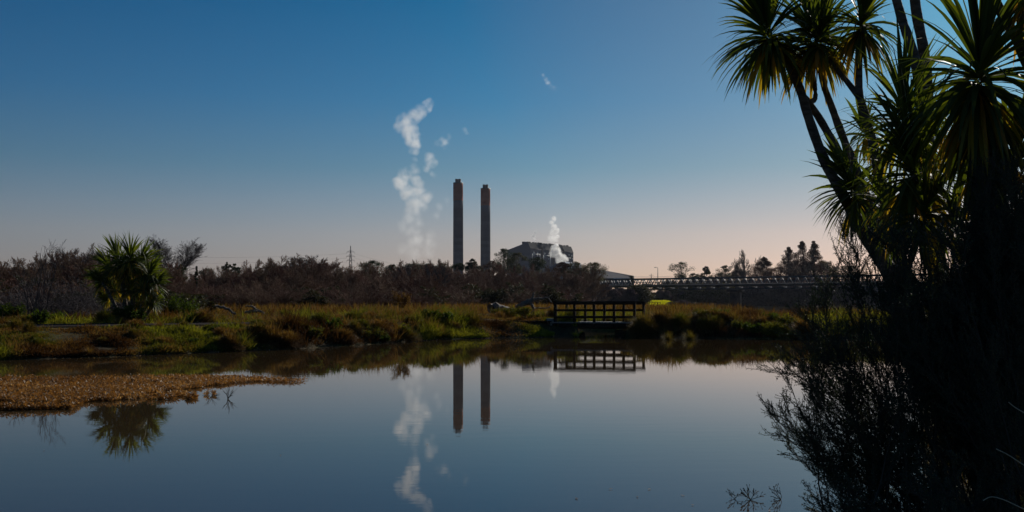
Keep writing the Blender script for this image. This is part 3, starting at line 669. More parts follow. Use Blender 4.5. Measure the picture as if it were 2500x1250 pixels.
plume('steam_wisp', [(1327, 184, 5, .7), (1332, 193, 6, .7), (1337, 203, 7, .8), (1343, 212, 6, .5), (1353, 216, 6, .6)], 1300, .1, 'highest lone steam wisp in the blue sky right of the chimneys', 'steam', .17, 4, 'steam wisps in the sky', warp=5)
plume('steam_jet', [(1352, 534, 6, .7), (1347, 543, 6, .6), (1353, 553, 8, .9), (1360, 563, 7, .9), (1352, 568, 10, .5), (1347, 582, 11, .45), (1360, 578, 6, .9), (1359, 588, 4, 1), (1360, 596, 3.5, 1)], 1240, .5, 'tall steam jet rising from the boiler house roof', 'steam', .2, 5, 'steam jets at the boiler house', warp=5, thr=(.34, .56))
plume('steam_jet', [(1307, 568, 4.5, .7), (1303, 576, 5, .8), (1305, 584, 4, .8), (1303, 591, 3, .8)], 1200, .5, 'short steam jet at the left end of the boiler house roof', 'steam', .3, 6, 'steam jets at the boiler house', warp=3, thr=(.34, .56))
plume('steam_jet', [(1357, 600, 6, 1), (1350, 607, 8, .8), (1360, 612, 9, 1), (1352, 620, 10, .7), (1364, 623, 10, 1), (1374, 629, 9, 1), (1382, 634, 6, 1), (1366, 636, 9, 1)], 1085, .7, 'thick bright steam billow in front of the boiler house wall above the pale roof', 'steam', .25, 7, 'steam jets at the boiler house', warp=4, thr=(.34, .56))

# ================================================================== haze
hz = G(); hz.box((200, 900, 199), (2600, 3000, 201.5)); o = hz.obj('haze', None)
m = bpy.data.materials.new('air_haze'); m.use_nodes = True; t = m.node_tree; t.nodes.remove(t.nodes['Principled BSDF'])
pv_ = t.nodes.new('ShaderNodeVolumePrincipled'); pv_.inputs['Color'].default_value = (.80, .85, 1, 1); pv_.inputs['Density'].default_value = 3.2e-5; pv_.inputs['Anisotropy'].default_value = .3
t.links.new(pv_.outputs[0], t.nodes['Material Output'].inputs['Volume']); o.data.materials.append(m); tag(o, kind='stuff')
S.cycles.volume_step_rate = .35; S.cycles.volume_max_steps = 256


# ================================================================== growth helper
def grow(rng, p, d, L, r, levels, nch, ang, lenf, up=.0, bend=.12, segs=4, tmin=.25, rf=.55, radd=.6, updir=(0, 0, 1.)):
    """recursive branching, vectorised; returns list (per level) of dict(P0,P1,R0,R1,d)"""
    out = []; up_ = np.array(updir)
    p = np.atleast_2d(np.asarray(p, float)); d = unit(np.atleast_2d(np.asarray(d, float))); n = len(p)
    L = np.broadcast_to(np.asarray(L, float), (n,)).copy(); r = np.broadcast_to(np.asarray(r, float), (n,)).copy()
    for lv in range(levels):
        n = len(p); N = np.zeros((n, segs+1, 3)); Dn = np.zeros((n, segs+1, 3)); N[:, 0] = p; q = p.copy(); dd = d.copy(); Dn[:, 0] = dd
        ul = up[lv] if isinstance(up, (list, tuple)) else up
        for s in range(segs):
            dd = unit(dd+rng.normal(size=(n, 3))*bend+up_*ul); q = q+dd*(L/segs)[:, None]; N[:, s+1] = q; Dn[:, s+1] = dd
        tt = np.linspace(0, 1, segs+1); RR = r[:, None]*(1-radd*tt[None])
        out.append(dict(P0=N[:, :-1].reshape(-1, 3), P1=N[:, 1:].reshape(-1, 3), R0=RR[:, :-1].ravel(), R1=RR[:, 1:].ravel(), D=Dn[:, 1:].reshape(-1, 3)))
        if lv == levels-1: break
        k = nch[lv]; a = ang[lv]; tm = tmin[lv] if isinstance(tmin, (list, tuple)) else tmin
        t = tm+(1-tm)*(np.arange(k)[None]+rng.random((n, k)))/k; t = np.minimum(t, .999)
        fi = t*segs; i0 = fi.astype(int); fr = (fi-i0)[..., None]; ii = np.arange(n)[:, None]
        cp = N[ii, i0]*(1-fr)+N[ii, i0+1]*fr; cd = Dn[ii, np.minimum(i0+1, segs)]
        rv = unit(np.cross(cd, rng.normal(size=cd.shape))); aa = a*(.7+.6*rng.random((n, k, 1)))
        nd = unit(cd*np.cos(aa)+rv*np.sin(aa))
        nl = (L[:, None]*lenf[lv]*(.7+.6*rng.random((n, k)))*(1.15-.55*t)); nr = r[:, None]*(1-radd*t)*rf
        p = cp.reshape(-1, 3); d = nd.reshape(-1, 3); L = nl.ravel(); r = nr.ravel()
    return out
def tree_meshes(levels_out, ntrunk, mtrunk, mcrown, root, rng, rmin=.012, leaf=None, tone=None):
    g = G()
    for l in levels_out[:ntrunk]: g.sticks(l['P0'], l['P1'], np.maximum(l['R0'], rmin), np.maximum(l['R1'], rmin), .4)
    g.obj('trunk', mtrunk, root)
    g = G()
    for l in levels_out[ntrunk:]:
        n = len(l['P0']); tn = rng.random(n)*.7+.15 if tone is None else tone(l['P0'])
        g.sticks(l['P0'], l['P1'], np.maximum(l['R0'], rmin), np.maximum(l['R1'], rmin*.8), tn)
    if leaf:
        lv, per, Ll, lw, lo, hi = leaf
        for li in lv:
            l = levels_out[li]; n = len(l['P0']); ii = np.repeat(np.arange(n), per); f = rng.random((len(ii), 1))
            c = l['P0'][ii]*(1-f)+l['P1'][ii]*f; dd = unit(l['D'][ii]*.5+rdir(rng, len(ii))*.9)
            g.leaves(c, dd, unit(np.cross(dd, rng.normal(size=dd.shape))), Ll*(.6+.8*rng.random(len(ii))), lw*(.7+.6*rng.random(len(ii))), lo+(hi-lo)*rng.random(len(ii)))
    g.obj('crown', mcrown, root)
    return root
def gz(x, y): return float(height(np.array([x]), np.array([y]))[0])

# ------------------------------------------------------------------ bare willows, thicket
def make_willow(seed, H, spread, lean=0, twig=M_twig, dense=1.0, leafy=False, stems=5):
    rng = np.random.default_rng(seed); t = thing('willow_tree', (0, 0, -50), 'x', 'tree')
    a = rng.random(stems)*6.28; d = np.stack([np.cos(a)*spread, np.sin(a)*spread, np.ones(stems)], 1)
    p = np.stack([np.cos(a)*.25, np.sin(a)*.25, np.full(stems, -.3)], 1)
    o = grow(rng, p, d, H*.62*(.8+.4*rng.random(stems)), H*.013, 5, [int(7*dense), int(7*dense), 6, 4], [.5, .55, .6, .6], [.52, .5, .5, .55], [.05, .09, .10, .08, .06], .13, 4, [.12, .15, .1, .1], .55)
    tree_meshes(o, 2, M_bark_bare, twig, t, rng, .017, leaf=((4,), 1, .16, .05, .3, 1) if leafy else None)
    return t, H
wil = [make_willow(i, 9, .42+.1*(i % 3), dense=1.0, stems=7) for i in range(5)]
def put(proto, x, y, top_z, rz, label, group, wsc=1.0, first=[set()]):
    t, H = proto; z = gz(x, y)-.05; s = (top_z-z)/tree_h(t); sc = (s*wsc, s*wsc, s)
    if id(t) not in first[0]:
        first[0].add(id(t)); t.location = (x, y, z); t.rotation_euler.z = rz; t.scale = sc; t['label'] = label
        if group: t['group'] = group
        return t
    return dup(t, (x, y, z), rz, sc, label, group)
_hc = {}
def tree_h(t):
    k = t.name
    if k not in _hc:
        zz = []
        for c in t.children:
            a = np.empty(len(c.data.vertices)*3, dtype=np.float32); c.data.vertices.foreach_get('co', a); zz.append(np.percentile(a.reshape(-1, 3)[:, 2], 99.7))
        _hc[k] = max(zz)
    return _hc[k]
rng = np.random.default_rng(77)
TPX = [-150, 0, 40, 80, 120, 170, 215, 250, 300, 360, 400, 450, 500, 530, 560, 600, 650, 700, 740, 790, 830, 870, 905, 940, 980, 1010, 1050, 1090, 1130, 1180, 1240, 1320, 1400, 1440, 1475]
TPY = [640, 634, 640, 632, 630, 612, 606, 618, 625, 640, 650, 652, 664, 660, 652, 646, 642, 632, 630, 642, 652, 648, 646, 648, 646, 642, 640, 644, 646, 648, 652, 652, 652, 656, 690]
def topy(px): return float(np.interp(px, TPX, TPY))
LBW = 'bare willow, one of the many crowded into the thicket behind the left bank'
GRW = 'bare willows of the thicket'
# back row (defines the skyline), middle and front rows
for row, (D0, D1, dy, step, x0, x1) in enumerate([(150, 170, 0, 31, -60, 1470), (130, 150, 16, 36, -80, 1440), (108, 125, 38, 47, -60, 1420)]):
    px = x0
    while px < x1:
        D = rng.uniform(D0, D1)
        if px < 420: D *= .62
        if px > 1060: D *= 1.55
        ty = topy(px)-3+dy*(1 if px > 250 else .8)+rng.uniform(-3, 5)
        put(wil[rng.integers(5)], XA(px, D), D, ZA(ty, D), rng.uniform(0, 6.28), LBW, GRW, rng.uniform(.95, 1.25)*(1.1 if row else 1))
        px += step*rng.uniform(.75, 1.2)*(1.25 if px < 420 else 1)
# low brush at the foot of the thicket
def make_brush(seed, H, mat, leaf=None, n=26, spread=.8):
    rng = np.random.default_rng(seed); t = thing('shrub', (0, 0, -50), 'x', 'shrub')
    a = rng.random(n)*6.28; q = rng.random(n)*spread; d = np.stack([np.cos(a)*q, np.sin(a)*q, np.ones(n)], 1)
    p = np.stack([np.cos(a)*q*H*.3, np.sin(a)*q*H*.3, np.full(n, -.1)], 1)
    o = grow(rng, p, d, H*.8*(.6+.5*rng.random(n)), H*.012, 4, [6, 5, 4], [.5, .6, .6], [.5, .5, .5], .03, .15, 3, .15, .6)
    g = G()
    for l in o: g.sticks(l['P0'], l['P1'], np.maximum(l['R0'], .006), np.maximum(l['R1'], .005), rng.random(len(l['P0']))*.8)
    g.obj('stems', M_twig, t)
    if leaf:
        per, L, wd, lo, hi, lm = leaf; g = G()
        for l in o[2:]:
            m_ = len(l['P0']); ii = np.repeat(np.arange(m_), per); f = rng.random((len(ii), 1)); c = l['P0'][ii]*(1-f)+l['P1'][ii]*f
            dd = unit(l['D'][ii]*.4+rdir(rng, len(ii))); g.leaves(c, dd, unit(np.cross(dd, rng.normal(size=dd.shape))), L*(.6+.8*rng.random(len(ii))), wd, lo+(hi-lo)*rng.random(len(ii)))
        g.obj('leaves', lm, t)
    return t, H
brush = [make_brush(50+i, 3.0, M_twig) for i in range(3)]+[make_brush(60, 2.6, M_twig, (2, .14, .06, 0, .7, M_olive))]
LBB = 'twiggy leafless undergrowth bush at the foot of the bare willow thicket'
px = -40
while px < 1400:
    D = rng.uniform(88, 104)*(.66 if px < 430 else (1.6 if px > 1060 else 1)); ty = rng.uniform(690, 712) if px > 430 else rng.uniform(680, 700)
    put(brush[rng.integers(4)], XA(px, D), D, ZA(ty, D), rng.uniform(0, 6.28), LBB, 'undergrowth bushes of the thicket', rng.uniform(1.5, 2.1))
    px += rng.uniform(22, 36)

# individual bare trees that break the skyline
def bare_tree(px, base_py, top_py, D, seed, label, spread=.35, stems=3, mat=M_twig_grey, w_=1.0, levels=(8, 7, 6, 4), name='bare_tree', leaf=None, fork=.5, bend=.11):
    H = (base_py-top_py)/F*D
    rng = np.random.default_rng(seed); x = XA(px, D); z = ZA(base_py, D); t = thing(name, (x, D, z), label, 'tree')
    a = rng.random(stems)*6.28+np.arange(stems)*6.28/stems; d = np.stack([np.cos(a)*spread, np.sin(a)*spread, np.ones(stems)], 1); p = np.zeros((stems, 3)); p[:, 2] = 0
    o = grow(rng, p, d, H*.66, H*.018, 5, list(levels), [fork, .55, .6, .6], [.5, .5, .5, .5], [.06, .08, .06, .04, .03], bend, 5, [.15, .15, .1, .1], .55)
    zz = np.percentile(np.concatenate([l['P1'][:, 2] for l in o]), 99.8); f = H/zz
    for l in o:
        for k in ('P0', 'P1'): l[k] = l[k]*np.array([f*w_, f*w_, f])
    tree_meshes(o, 2, M_bark_bare, mat, t, rng, .011*D/150, leaf)
    return t
bare_tree(423, 700, 578, 140, 1, 'big rounded leafless tree on the skyline right of the left cabbage tree', .42, 5, w_=1.5, levels=(10, 8, 6, 4), fork=.5, bend=.06)
bare_tree(200, 720, 598, 92, 2, 'bare tree with a bushy twig crown left of the left cabbage tree', .4, 4, w_=1.4)
bare_tree(150, 730, 608, 88, 3, 'narrower reddish bare tree between two bare crowns at the left', .3, 3, M_twig, 1.1)
bare_tree(745, 720, 624, 165, 4, 'domed bare willow rising highest between the left cabbage tree and the lattice tower', .5, 4, M_twig_grey, 1.3)
bare_tree(700, 720, 632, 165, 14, 'flat domed bare willow just left of the highest domed one', .5, 4, M_twig_grey, 1.2)
bare_tree(780, 720, 632, 165, 15, 'bare willow on the right shoulder of the highest domed one', .45, 4, M_twig_grey, 1.2)
bare_tree(12, 760, 632, 82, 5, 'broad bare tree at the left edge with a flat reddish crown', .5, 4, M_twig, 1.3)
bare_tree(65, 760, 642, 80, 6, 'small round crowned bare tree second from the left edge', .4, 3, M_twig, 1.0)
bare_tree(1000, 740, 642, 160, 8, 'greyish upright bare willow left of the left chimney foot', .4, 4)
bare_tree(1060, 740, 644, 150, 18, 'greyish upright bare willow close to the left chimney foot', .4, 4)
# thin whip-like saplings near the left edge
for i, (px_, ty) in enumerate([(75, 612), (105, 598), (88, 640)]):
    rngs = np.random.default_rng(90+i); D = 41+i; z = gz(XA(px_, D), D); H = ZA(ty, D)-z
    t = thing('sapling', (XA(px_, D), D, z), ['thin whippy bare sapling left of the tallest at the left edge', 'tallest thin whippy bare sapling near the left edge', 'short slanting bare sapling beneath the tallest at the left edge'][i], 'tree')
    o = grow(rngs, [(0, 0, -.1)]*3, [(.15, 0, 1), (-.25, .1, 1), (.05, -.2, 1)], [H, H*.8, H*.7], .035, 3, [8, 4], [.45, .5], [.4, .45], [.02, .07, .04], .1, 7, .25, .5, .8)
    tree_meshes(o, 1, M_bark_bare, M_twig_grey, t, rngs, .006)
# tangled pale dead stems left of the cabbage tree
rngs = np.random.default_rng(5)
for i, (px_, w_) in enumerate([(95, 1), (150, 1), (195, .8), (20, .9), (225, .8)]):
    D = 43+i*1.2; t = thing('bramble_thicket', (XA(px_, D), D, gz(XA(px_, D), D)), ['tangle of pale dead stems below the tall saplings', 'tangle of pale dead stems midway between saplings and left cabbage tree', 'low tangle of dead stems just left of the left cabbage tree', 'tangle of dead stems at the extreme left edge', 'dark tangle of stems touching the left cabbage tree'][i], 'thicket')
    a = rngs.random(30)*6.28; d = np.stack([np.cos(a)*.9, np.sin(a)*.5, .9+0*a], 1)
    o = grow(rngs, np.stack([rngs.normal(size=30)*.5, rngs.normal(size=30)*.3, 0*a-.1], 1), d, 1.5*w_+rngs.random(30)*.8, .016, 3, [5, 4], [.7, .8], [.5, .5], [-.04, -.05, -.03], .2, 6, .2, .6)
    g = G()
    for l in o: g.sticks(l['P0'], l['P1'], np.maximum(l['R0'], .006), np.maximum(l['R1'], .005), .4+.6*rngs.random(len(l['P0'])))
    g.obj('stems', M_twig_grey, t)

# ------------------------------------------------------------------ leafy trees
def leaf_tree(px, base_py, top_py, wpx, D, seed, label, mat, shape='round', dens=1.0, name='evergreen_tree', lsz=.32, gap=.0, tr=.35):
    """trunk with limbs reaching into many leaf clumps spread through an uneven crown"""
    rng = np.random.default_rng(seed); H = (base_py-top_py)/F*D; Wd = wpx/F*D/2; x = XA(px, D); z = ZA(base_py, D)
    t = thing(name, (x, D, z), label, 'tree')
    nc = int((46 if shape != 'cone' else 80)*dens); C = []
    while len(C) < nc:
        q = rng.uniform(-1, 1, 3)
        u = (q[2]+1)/2
        if shape == 'round': rad = math.sqrt(max(0, 1-(max(0, (u-.45)/.55))**2)) if u > .45 else .75+.25*u/.45
        elif shape == 'cone': rad = max(.03, 1.15*(1-u)**.72*min(1, .55+u*2))
        elif shape == 'flat': rad = (1.0 if u > .55 else .5+.9*u)*math.sqrt(max(0, 1-(max(0, (u-.75)/.25))**2))
        else: rad = .8
        rr_ = math.hypot(q[0], q[1])
        if rr_ > 1 or rr_ < .35*rng.random(): continue
        C.append((q[0]*rad*Wd, q[1]*rad*Wd, H*(tr+(1-tr)*(u*.97)), rad))
    C = np.array(C); rc = Wd*(.22+.16*rng.random(nc))*(1 if shape != 'cone' else .95)*np.clip(C[:, 3]+.25, .3, 1.2)
    g = G(); P = [(0, 0, -1), (0, 0, H*tr*.6), (rng.normal()*.1*Wd, 0, H*(.55 if shape != 'cone' else .7)), (rng.normal()*.1*Wd, 0, H*.93)]
    g.tube(P, [H*.03, H*.022, H*.014, H*.004], 7)
    for c in C:
        h = max(H*.15, c[2]-rng.uniform(.08, .25)*H*(1 if shape != 'cone' else .3)-abs(c[0])*.3); k = h/H
        s = np.array([0, 0, h]); m_ = (s+c[:3])/2+rng.normal(size=3)*.03*H; m_[2] -= .02*H
        g.tube([s, m_, c[:3]], [H*.009, H*.006, H*.003], 4, cap=False)
    g.obj('trunk', M_bark_bare, t)
    g = G(); per = int(150)
    ii = np.repeat(np.arange(nc), per); n = len(ii); v = rdir(rng, n)*(rng.random((n, 1))**.45); v[:, 2] *= .62
    c = C[ii, :3]+v*rc[ii][:, None]; dd = unit(v*.6+rdir(rng, n)); tone = np.clip(.35+.25*rng.random(n)+(rng.random(nc)[ii]-.5)*.5, 0, 1)
    if gap: keep = rng.random(n) > gap; c, dd, tone = c[keep], dd[keep], tone[keep]
    n = len(c); g.leaves(c, dd, unit(np.cross(dd, rng.normal(size=dd.shape))), lsz*(.6+.8*rng.random(n))*D/350, lsz*.45*D/350, tone)
    g.obj('crown', mat, t)
    return t
leaf_tree(1232, 672, 607, 62, 380, 1, 'tall dark evergreen right of the right chimney foot', M_ever, dens=1.2, tr=.1)
leaf_tree(1262, 672, 617, 50, 370, 2, 'rounded olive brown tree overlapping the sloping left end of the boiler house', M_olive, dens=1, tr=.1)
leaf_tree(1312, 668, 629, 44, 340, 3, 'small black green pine silhouetted before the boiler house wall', M_ever, 'flat', .8, tr=.15)
leaf_tree(1372, 675, 641, 40, 330, 4, 'low reddish brown crown below the pale roofed plant hall', M_rust, dens=.8, tr=.1)
leaf_tree(1408, 685, 640, 60, 330, 5, 'wide olive crowned tree at the right end of the thicket', M_olive, dens=1.1, tr=.1)
leaf_tree(1450, 690, 641, 66, 335, 6, 'tallest olive brown crown at the right end of the thicket before the long shed', M_olive, dens=1.2, tr=.1, gap=.15)
leaf_tree(1200, 665, 638, 40, 330, 7, 'low grey brown crown hiding the right chimney foot', M_rust, dens=.7, tr=.05, gap=.2)
leaf_tree(1153, 672, 632, 52, 300, 8, 'spiky dark evergreen between the two chimney feet', M_ever, 'cone', .7, tr=.05)
leaf_tree(1120, 662, 642, 30, 300, 9, 'small dark evergreen at the left chimney foot', M_ever, dens=.5, tr=.05)
leaf_tree(905, 680, 637, 66, 200, 10, 'dark green rounded evergreen rising from the thicket right of the lattice tower', M_ever, dens=1.2, tr=.1)
leaf_tree(958, 680, 646, 40, 200, 11, 'low green evergreen just right of the rounded one in the thicket', M_ever, dens=.7, tr=.1)
leaf_tree(553, 690, 640, 26, 170, 12, 'narrow black evergreen at the left end of the long thicket', M_ever, dens=.6, tr=.05)
leaf_tree(575, 690, 643, 26, 170, 13, 'second narrow black evergreen beside the one at the thicket end', M_ever, dens=.6, tr=.05)
leaf_tree(247, 690, 615, 26, 100, 14, 'dark evergreen sprig showing just behind the left side of the left cabbage tree', M_ever, 'cone', .6, tr=.1)
leaf_tree(440, 700, 646, 36, 110, 15, 'dark evergreen bush beneath the big rounded leafless tree', M_ever, dens=.7, tr=.1)
leaf_tree(480, 700, 650, 12, 110, 16, 'tiny pointed dark evergreen right of the big leafless tree', M_ever, 'cone', .3, tr=.1)
for i, px_ in enumerate((1010, 1045, 1080)):
    leaf_tree(px_, 668, 644+(i % 2)*2, 52, 620, 17+i, ['hazy distant tree clump farthest left of the left chimney foot', 'hazy distant tree clump in the middle, left of the left chimney foot', 'hazy distant tree clump touching the left chimney foot'][i], M_ever, dens=.8, tr=.05)
leaf_tree(510, 680, 656, 46, 420, 20, 'pale distant tree clump in the low gap of the skyline', M_olive, dens=.6, tr=.05)
# trees beyond the bridge
leaf_tree(1541, 712, 671, 12, 410, 21, 'dark clipped column shaped tree poking above the bridge left of the lamp post', M_ever, 'col', .45, tr=.1)
leaf_tree(1662, 712, 641, 54, 470, 22, 'open crowned pine with layered boughs just right of the lamp post', M_ever, 'flat', .75, tr=.4, gap=.25)
leaf_tree(1695, 712, 668, 46, 480, 23, 'low dark tree between the open pine and the small pointed tree', M_ever, dens=.6, tr=.3)
leaf_tree(1725, 716, 646, 40, 480, 24, 'small pointed tree standing alone above the bridge middle', M_ever, 'cone', .5, tr=.3)
leaf_tree(1772, 712, 648, 46, 490, 25, 'dark round tree left of the tall bare swamp tree', M_ever, dens=.9, tr=.3, gap=.15)
bare_tree(1820, 712, 610, 480, 26, 'tall open leafless tree with a pointed top above the bridge', .16, 2, M_twig_grey, .72, (12, 8, 5, 4), fork=.9)
bare_tree(1798, 712, 632, 480, 36, 'thin bare tree close to the left of the tall leafless one', .16, 2, M_twig_grey, .6, (9, 7, 5, 3), fork=.8)
bare_tree(1850, 712, 625, 500, 27, 'faint bare tree between the tall leafless one and the rust red tree', .2, 2, M_twig_grey, .7, (9, 7, 5, 3), fork=.7)
leaf_tree(1865, 716, 627, 72, 470, 28, 'dark rust red conical tree above the bridge', M_rust, 'cone', 1, tr=.25)
leaf_tree(1925, 716, 602, 74, 480, 29, 'left one of the three tall rust brown cypresses', M_rust, 'cone', 1.2, 'cypress_tree', tr=.2, gap=.1)
leaf_tree(1958, 716, 587, 66, 485, 30, 'middle one of the three tall rust brown cypresses', M_rust, 'cone', 1.2, 'cypress_tree', tr=.2, gap=.1)
leaf_tree(1987, 716, 586, 62, 480, 31, 'right slimmest one of the three tall rust brown cypresses', M_rust, 'cone', 1.1, 'cypress_tree', tr=.2, gap=.1)
leaf_tree(1972, 712, 640, 90, 470, 32, 'broad brown tree filling the foot of the three cypresses', M_rust, dens=1.2, tr=.2, gap=.1)
leaf_tree(2020, 712, 636, 60, 480, 33, 'dark tree right of the three cypresses partly behind the near bush', M_olive, dens=.9, tr=.2, gap=.1)
leaf_tree(2075, 712, 648, 70, 480, 34, 'low dark tree seen through the near bush beyond the bridge', M_olive, dens=.9, tr=.2, gap=.1)
leaf_tree(1575, 716, 694, 44, 480, 35, 'low hazy tree just left of the lamp post foot', M_olive, dens=.6, tr=.2)
for i, (x_, ty_, w_, lb_) in enumerate([(1760, 668, 70, 'low brown tree filling the gap beneath the dark round tree'), (1815, 662, 80, 'low brown tree at the foot of the tall leafless tree'), (1900, 652, 70, 'brown tree filling the gap between rust red tree and cypresses'), (1942, 636, 60, 'dense brown tree between the left and middle cypresses'), (2003, 634, 66, 'dense brown tree directly right of the slim cypress'), (2045, 652, 80, 'brown tree half hidden by the near bush tips'), (1690, 676, 50, 'low tree under the right boughs of the open pine')]):
    leaf_tree(x_, 716, ty_, w_, 500, 60+i, lb_, M_belt if i % 2 else M_rust, dens=1.1, tr=.1, gap=.1)
# dark belt of riverside trees below the bridge deck
rng = np.random.default_rng(123)
proto = []
for s in range(4):
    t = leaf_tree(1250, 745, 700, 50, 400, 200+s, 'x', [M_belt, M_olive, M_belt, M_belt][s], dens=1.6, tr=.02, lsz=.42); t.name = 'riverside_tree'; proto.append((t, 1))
used = set()
def belt(px, D, ty, w_, label, group):
    i = rng.integers(4); t = proto[i][0]; x = XA(px, D); z = ZA(746, D); hh = (ZA(ty, D)-z); s = hh/((745-700)/F*400); q = (s*w_, s*w_, s)
    if i not in used: used.add(i); t.location = (x, D, z); t.scale = q; t['label'] = label; t['group'] = group; return t
    return dup(t, (x, D, z), rng.uniform(0, 6.28), q, label, group)
px = 1632
while px < 2800:
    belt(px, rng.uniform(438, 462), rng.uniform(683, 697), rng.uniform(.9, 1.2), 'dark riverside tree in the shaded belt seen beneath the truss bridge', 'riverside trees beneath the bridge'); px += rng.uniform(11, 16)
px = 1400
while px < 1560:
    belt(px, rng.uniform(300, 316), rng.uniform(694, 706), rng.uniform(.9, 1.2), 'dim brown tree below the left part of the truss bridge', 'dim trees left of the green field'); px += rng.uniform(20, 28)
for px_ in (1566, 1580, 1597, 1612, 1628):
    belt(px_, 440, 706+rng.uniform(0, 10), .7, 'small dark tree at the far edge of the green field', 'small trees at the far edge of the field')
for px_, ty, lb in ((1640, 736, 'dark low bush at the right end of the bright green field'), (1665, 733, 'dark low bush second from the bright green field'), (1700, 738, 'dark low bush third from the bright green field')):
    belt(px_, 335, ty, 2.2, lb, None)

# ------------------------------------------------------------------ cabbage trees
def head(g, rng, c, axis, R_, n=120, wd=.05, old=.25, spread=2.35):
    """rosette of sword leaves: c centre, R_ leaf length"""
    c = np.asarray(c, float); axis = unit(np.asarray(axis, float)); th = (np.sqrt(rng.random(n))*spread); th[: n//7] = rng.random(n//7)*.5
    ref = unit(np.cross(axis, [.31, .95, .05])); r2 = np.cross(axis, ref); a = rng.random(n)*6.283
    d = axis*np.cos(th)[:, None]+(ref*np.cos(a)[:, None]+r2*np.sin(a)[:, None])*np.sin(th)[:, None]
    L = R_*(.75+.35*rng.random(n))*(1-.10*th/spread); base = c+axis*(.16*R_*(1-th/spread*1.9))[:, None]+d*.03*R_
    side = unit(np.cross(d, axis+rng.normal(size=(n, 3))*.35))
    tone = np.clip(.12+.5*rng.random(n), 0, .72); dead = (th > spread*.8) & (rng.random(n) < old*2); tone[dead] = .80+.2*rng.random(dead.sum())
    g.ribbons(base, d, L, wd*(.6+.4*rng.random(n)), .06+.17*th/spread+.07*rng.random(n), side, 6, tone, .05)
def bezpts(pts): 
    P = np.array(pts, float); m_ = (len(P)-1)*5+1; tt = np.linspace(0, len(P)-1, m_); out = np.zeros((m_, P.shape[1])); 
    for k in range(P.shape[1]):
        y = P[:, k]; mm = np.gradient(y); i = np.minimum(tt.astype(int), len(P)-2); f = tt-i
        h00 = 2*f**3-3*f**2+1; h10 = f**3-2*f**2+f; h01 = -2*f**3+3*f**2; h11 = f**3-f**2
        out[:, k] = h00*y[i]+h10*mm[i]+h01*y[i+1]+h11*mm[i+1]
    return out
def cab_tree(label, base, stems, heads, seed, group=None, k=10):
    b = W(*base); t = thing('cabbage_tree', b, label, 'cabbage tree', group); rng = np.random.default_rng(seed)
    g = G()
    for pts in stems:
        q = bezpts(pts); P = np.array([W(a[0], a[1], a[2]) for a in q])-b; rad = q[:, 3]/F*q[:, 2]/2
        g.tube(P, rad*(1+.05*rng.normal(size=len(rad))), k)
    g.obj('trunk', M_cordbark, t, smooth=True)
    for h in heads:
        px_, py_, rp, D, n = h[:5]; ax_ = h[5] if len(h) > 5 else (0, 0, 1); kw = h[6] if len(h) > 6 else {}
        g = G(); head(g, rng, W(px_, py_, D)-b, ax_, rp/F*D, n, **kw); g.obj('leaf_head', M_cord, t)
    return t
# big leaning tree on the right (A)
cab_tree('big leaning cabbage tree whose slanting trunks fan out left over the water', (2330, 1075, 8.5), [
    [(2330, 1080, 8.5, 60), (2262, 870, 8.6, 52), (2196, 710, 8.8, 44), (2150, 630, 8.9, 38), (2105, 560, 9, 33), (2060, 480, 9, 28), (2012, 390, 9, 25), (1975, 290, 9, 22), (1952, 215, 9, 21), (1915, 140, 9, 20), (1890, 95, 9, 18)],
    [(2200, 720, 9.0, 34), (2135, 575, 9.2, 26), (2090, 465, 9.3, 23), (2045, 370, 9.3, 20), (1998, 285, 9.25, 18), (1960, 235, 9.1, 18)],
    [(2215, 740, 9.1, 34), (2160, 600, 9.4, 26), (2100, 440, 9.4, 22), (2058, 335, 9.4, 19), (2032, 265, 9.4, 17), (2008, 195, 9.4, 15), (1995, 110, 9.3, 14)],
    [(1962, 250, 9.15, 15), (1990, 240, 9.3, 12), (1984, 180, 9.3, 12), (1975, 120, 9.3, 12)],
    [(2245, 800, 8.7, 44), (2195, 620, 8.7, 32), (2158, 480, 8.7, 28), (2136, 370, 8.7, 24), (2115, 290, 8.7, 21), (2098, 225, 8.7, 18), (2098, 150, 8.7, 15), (2100, 80, 8.7, 14)],
    [(2100, 240, 8.7, 16), (2065, 195, 8.8, 13), (2032, 155, 8.9, 12), (2010, 115, 9, 12)]],
    [(1876, 92, 178, 9.0, 230, (-.2, 0, 1), dict(wd=.042)), (1985, 92, 158, 9.25, 190, (0, .1, 1), dict(old=.6, wd=.042)), (2000, 105, 135, 8.95, 120, (.1, -.2, 1), dict(old=.5, wd=.042)), (2102, 62, 142, 8.7, 150, (.05, 0, 1), dict(wd=.042)),
     (2085, 470, 135, 8.9, 150, (-.45, -.2, .9), dict(wd=.04)), (2110, 330, 95, 9.6, 50, (-.2, 0, 1), dict(old=.5))], 11)
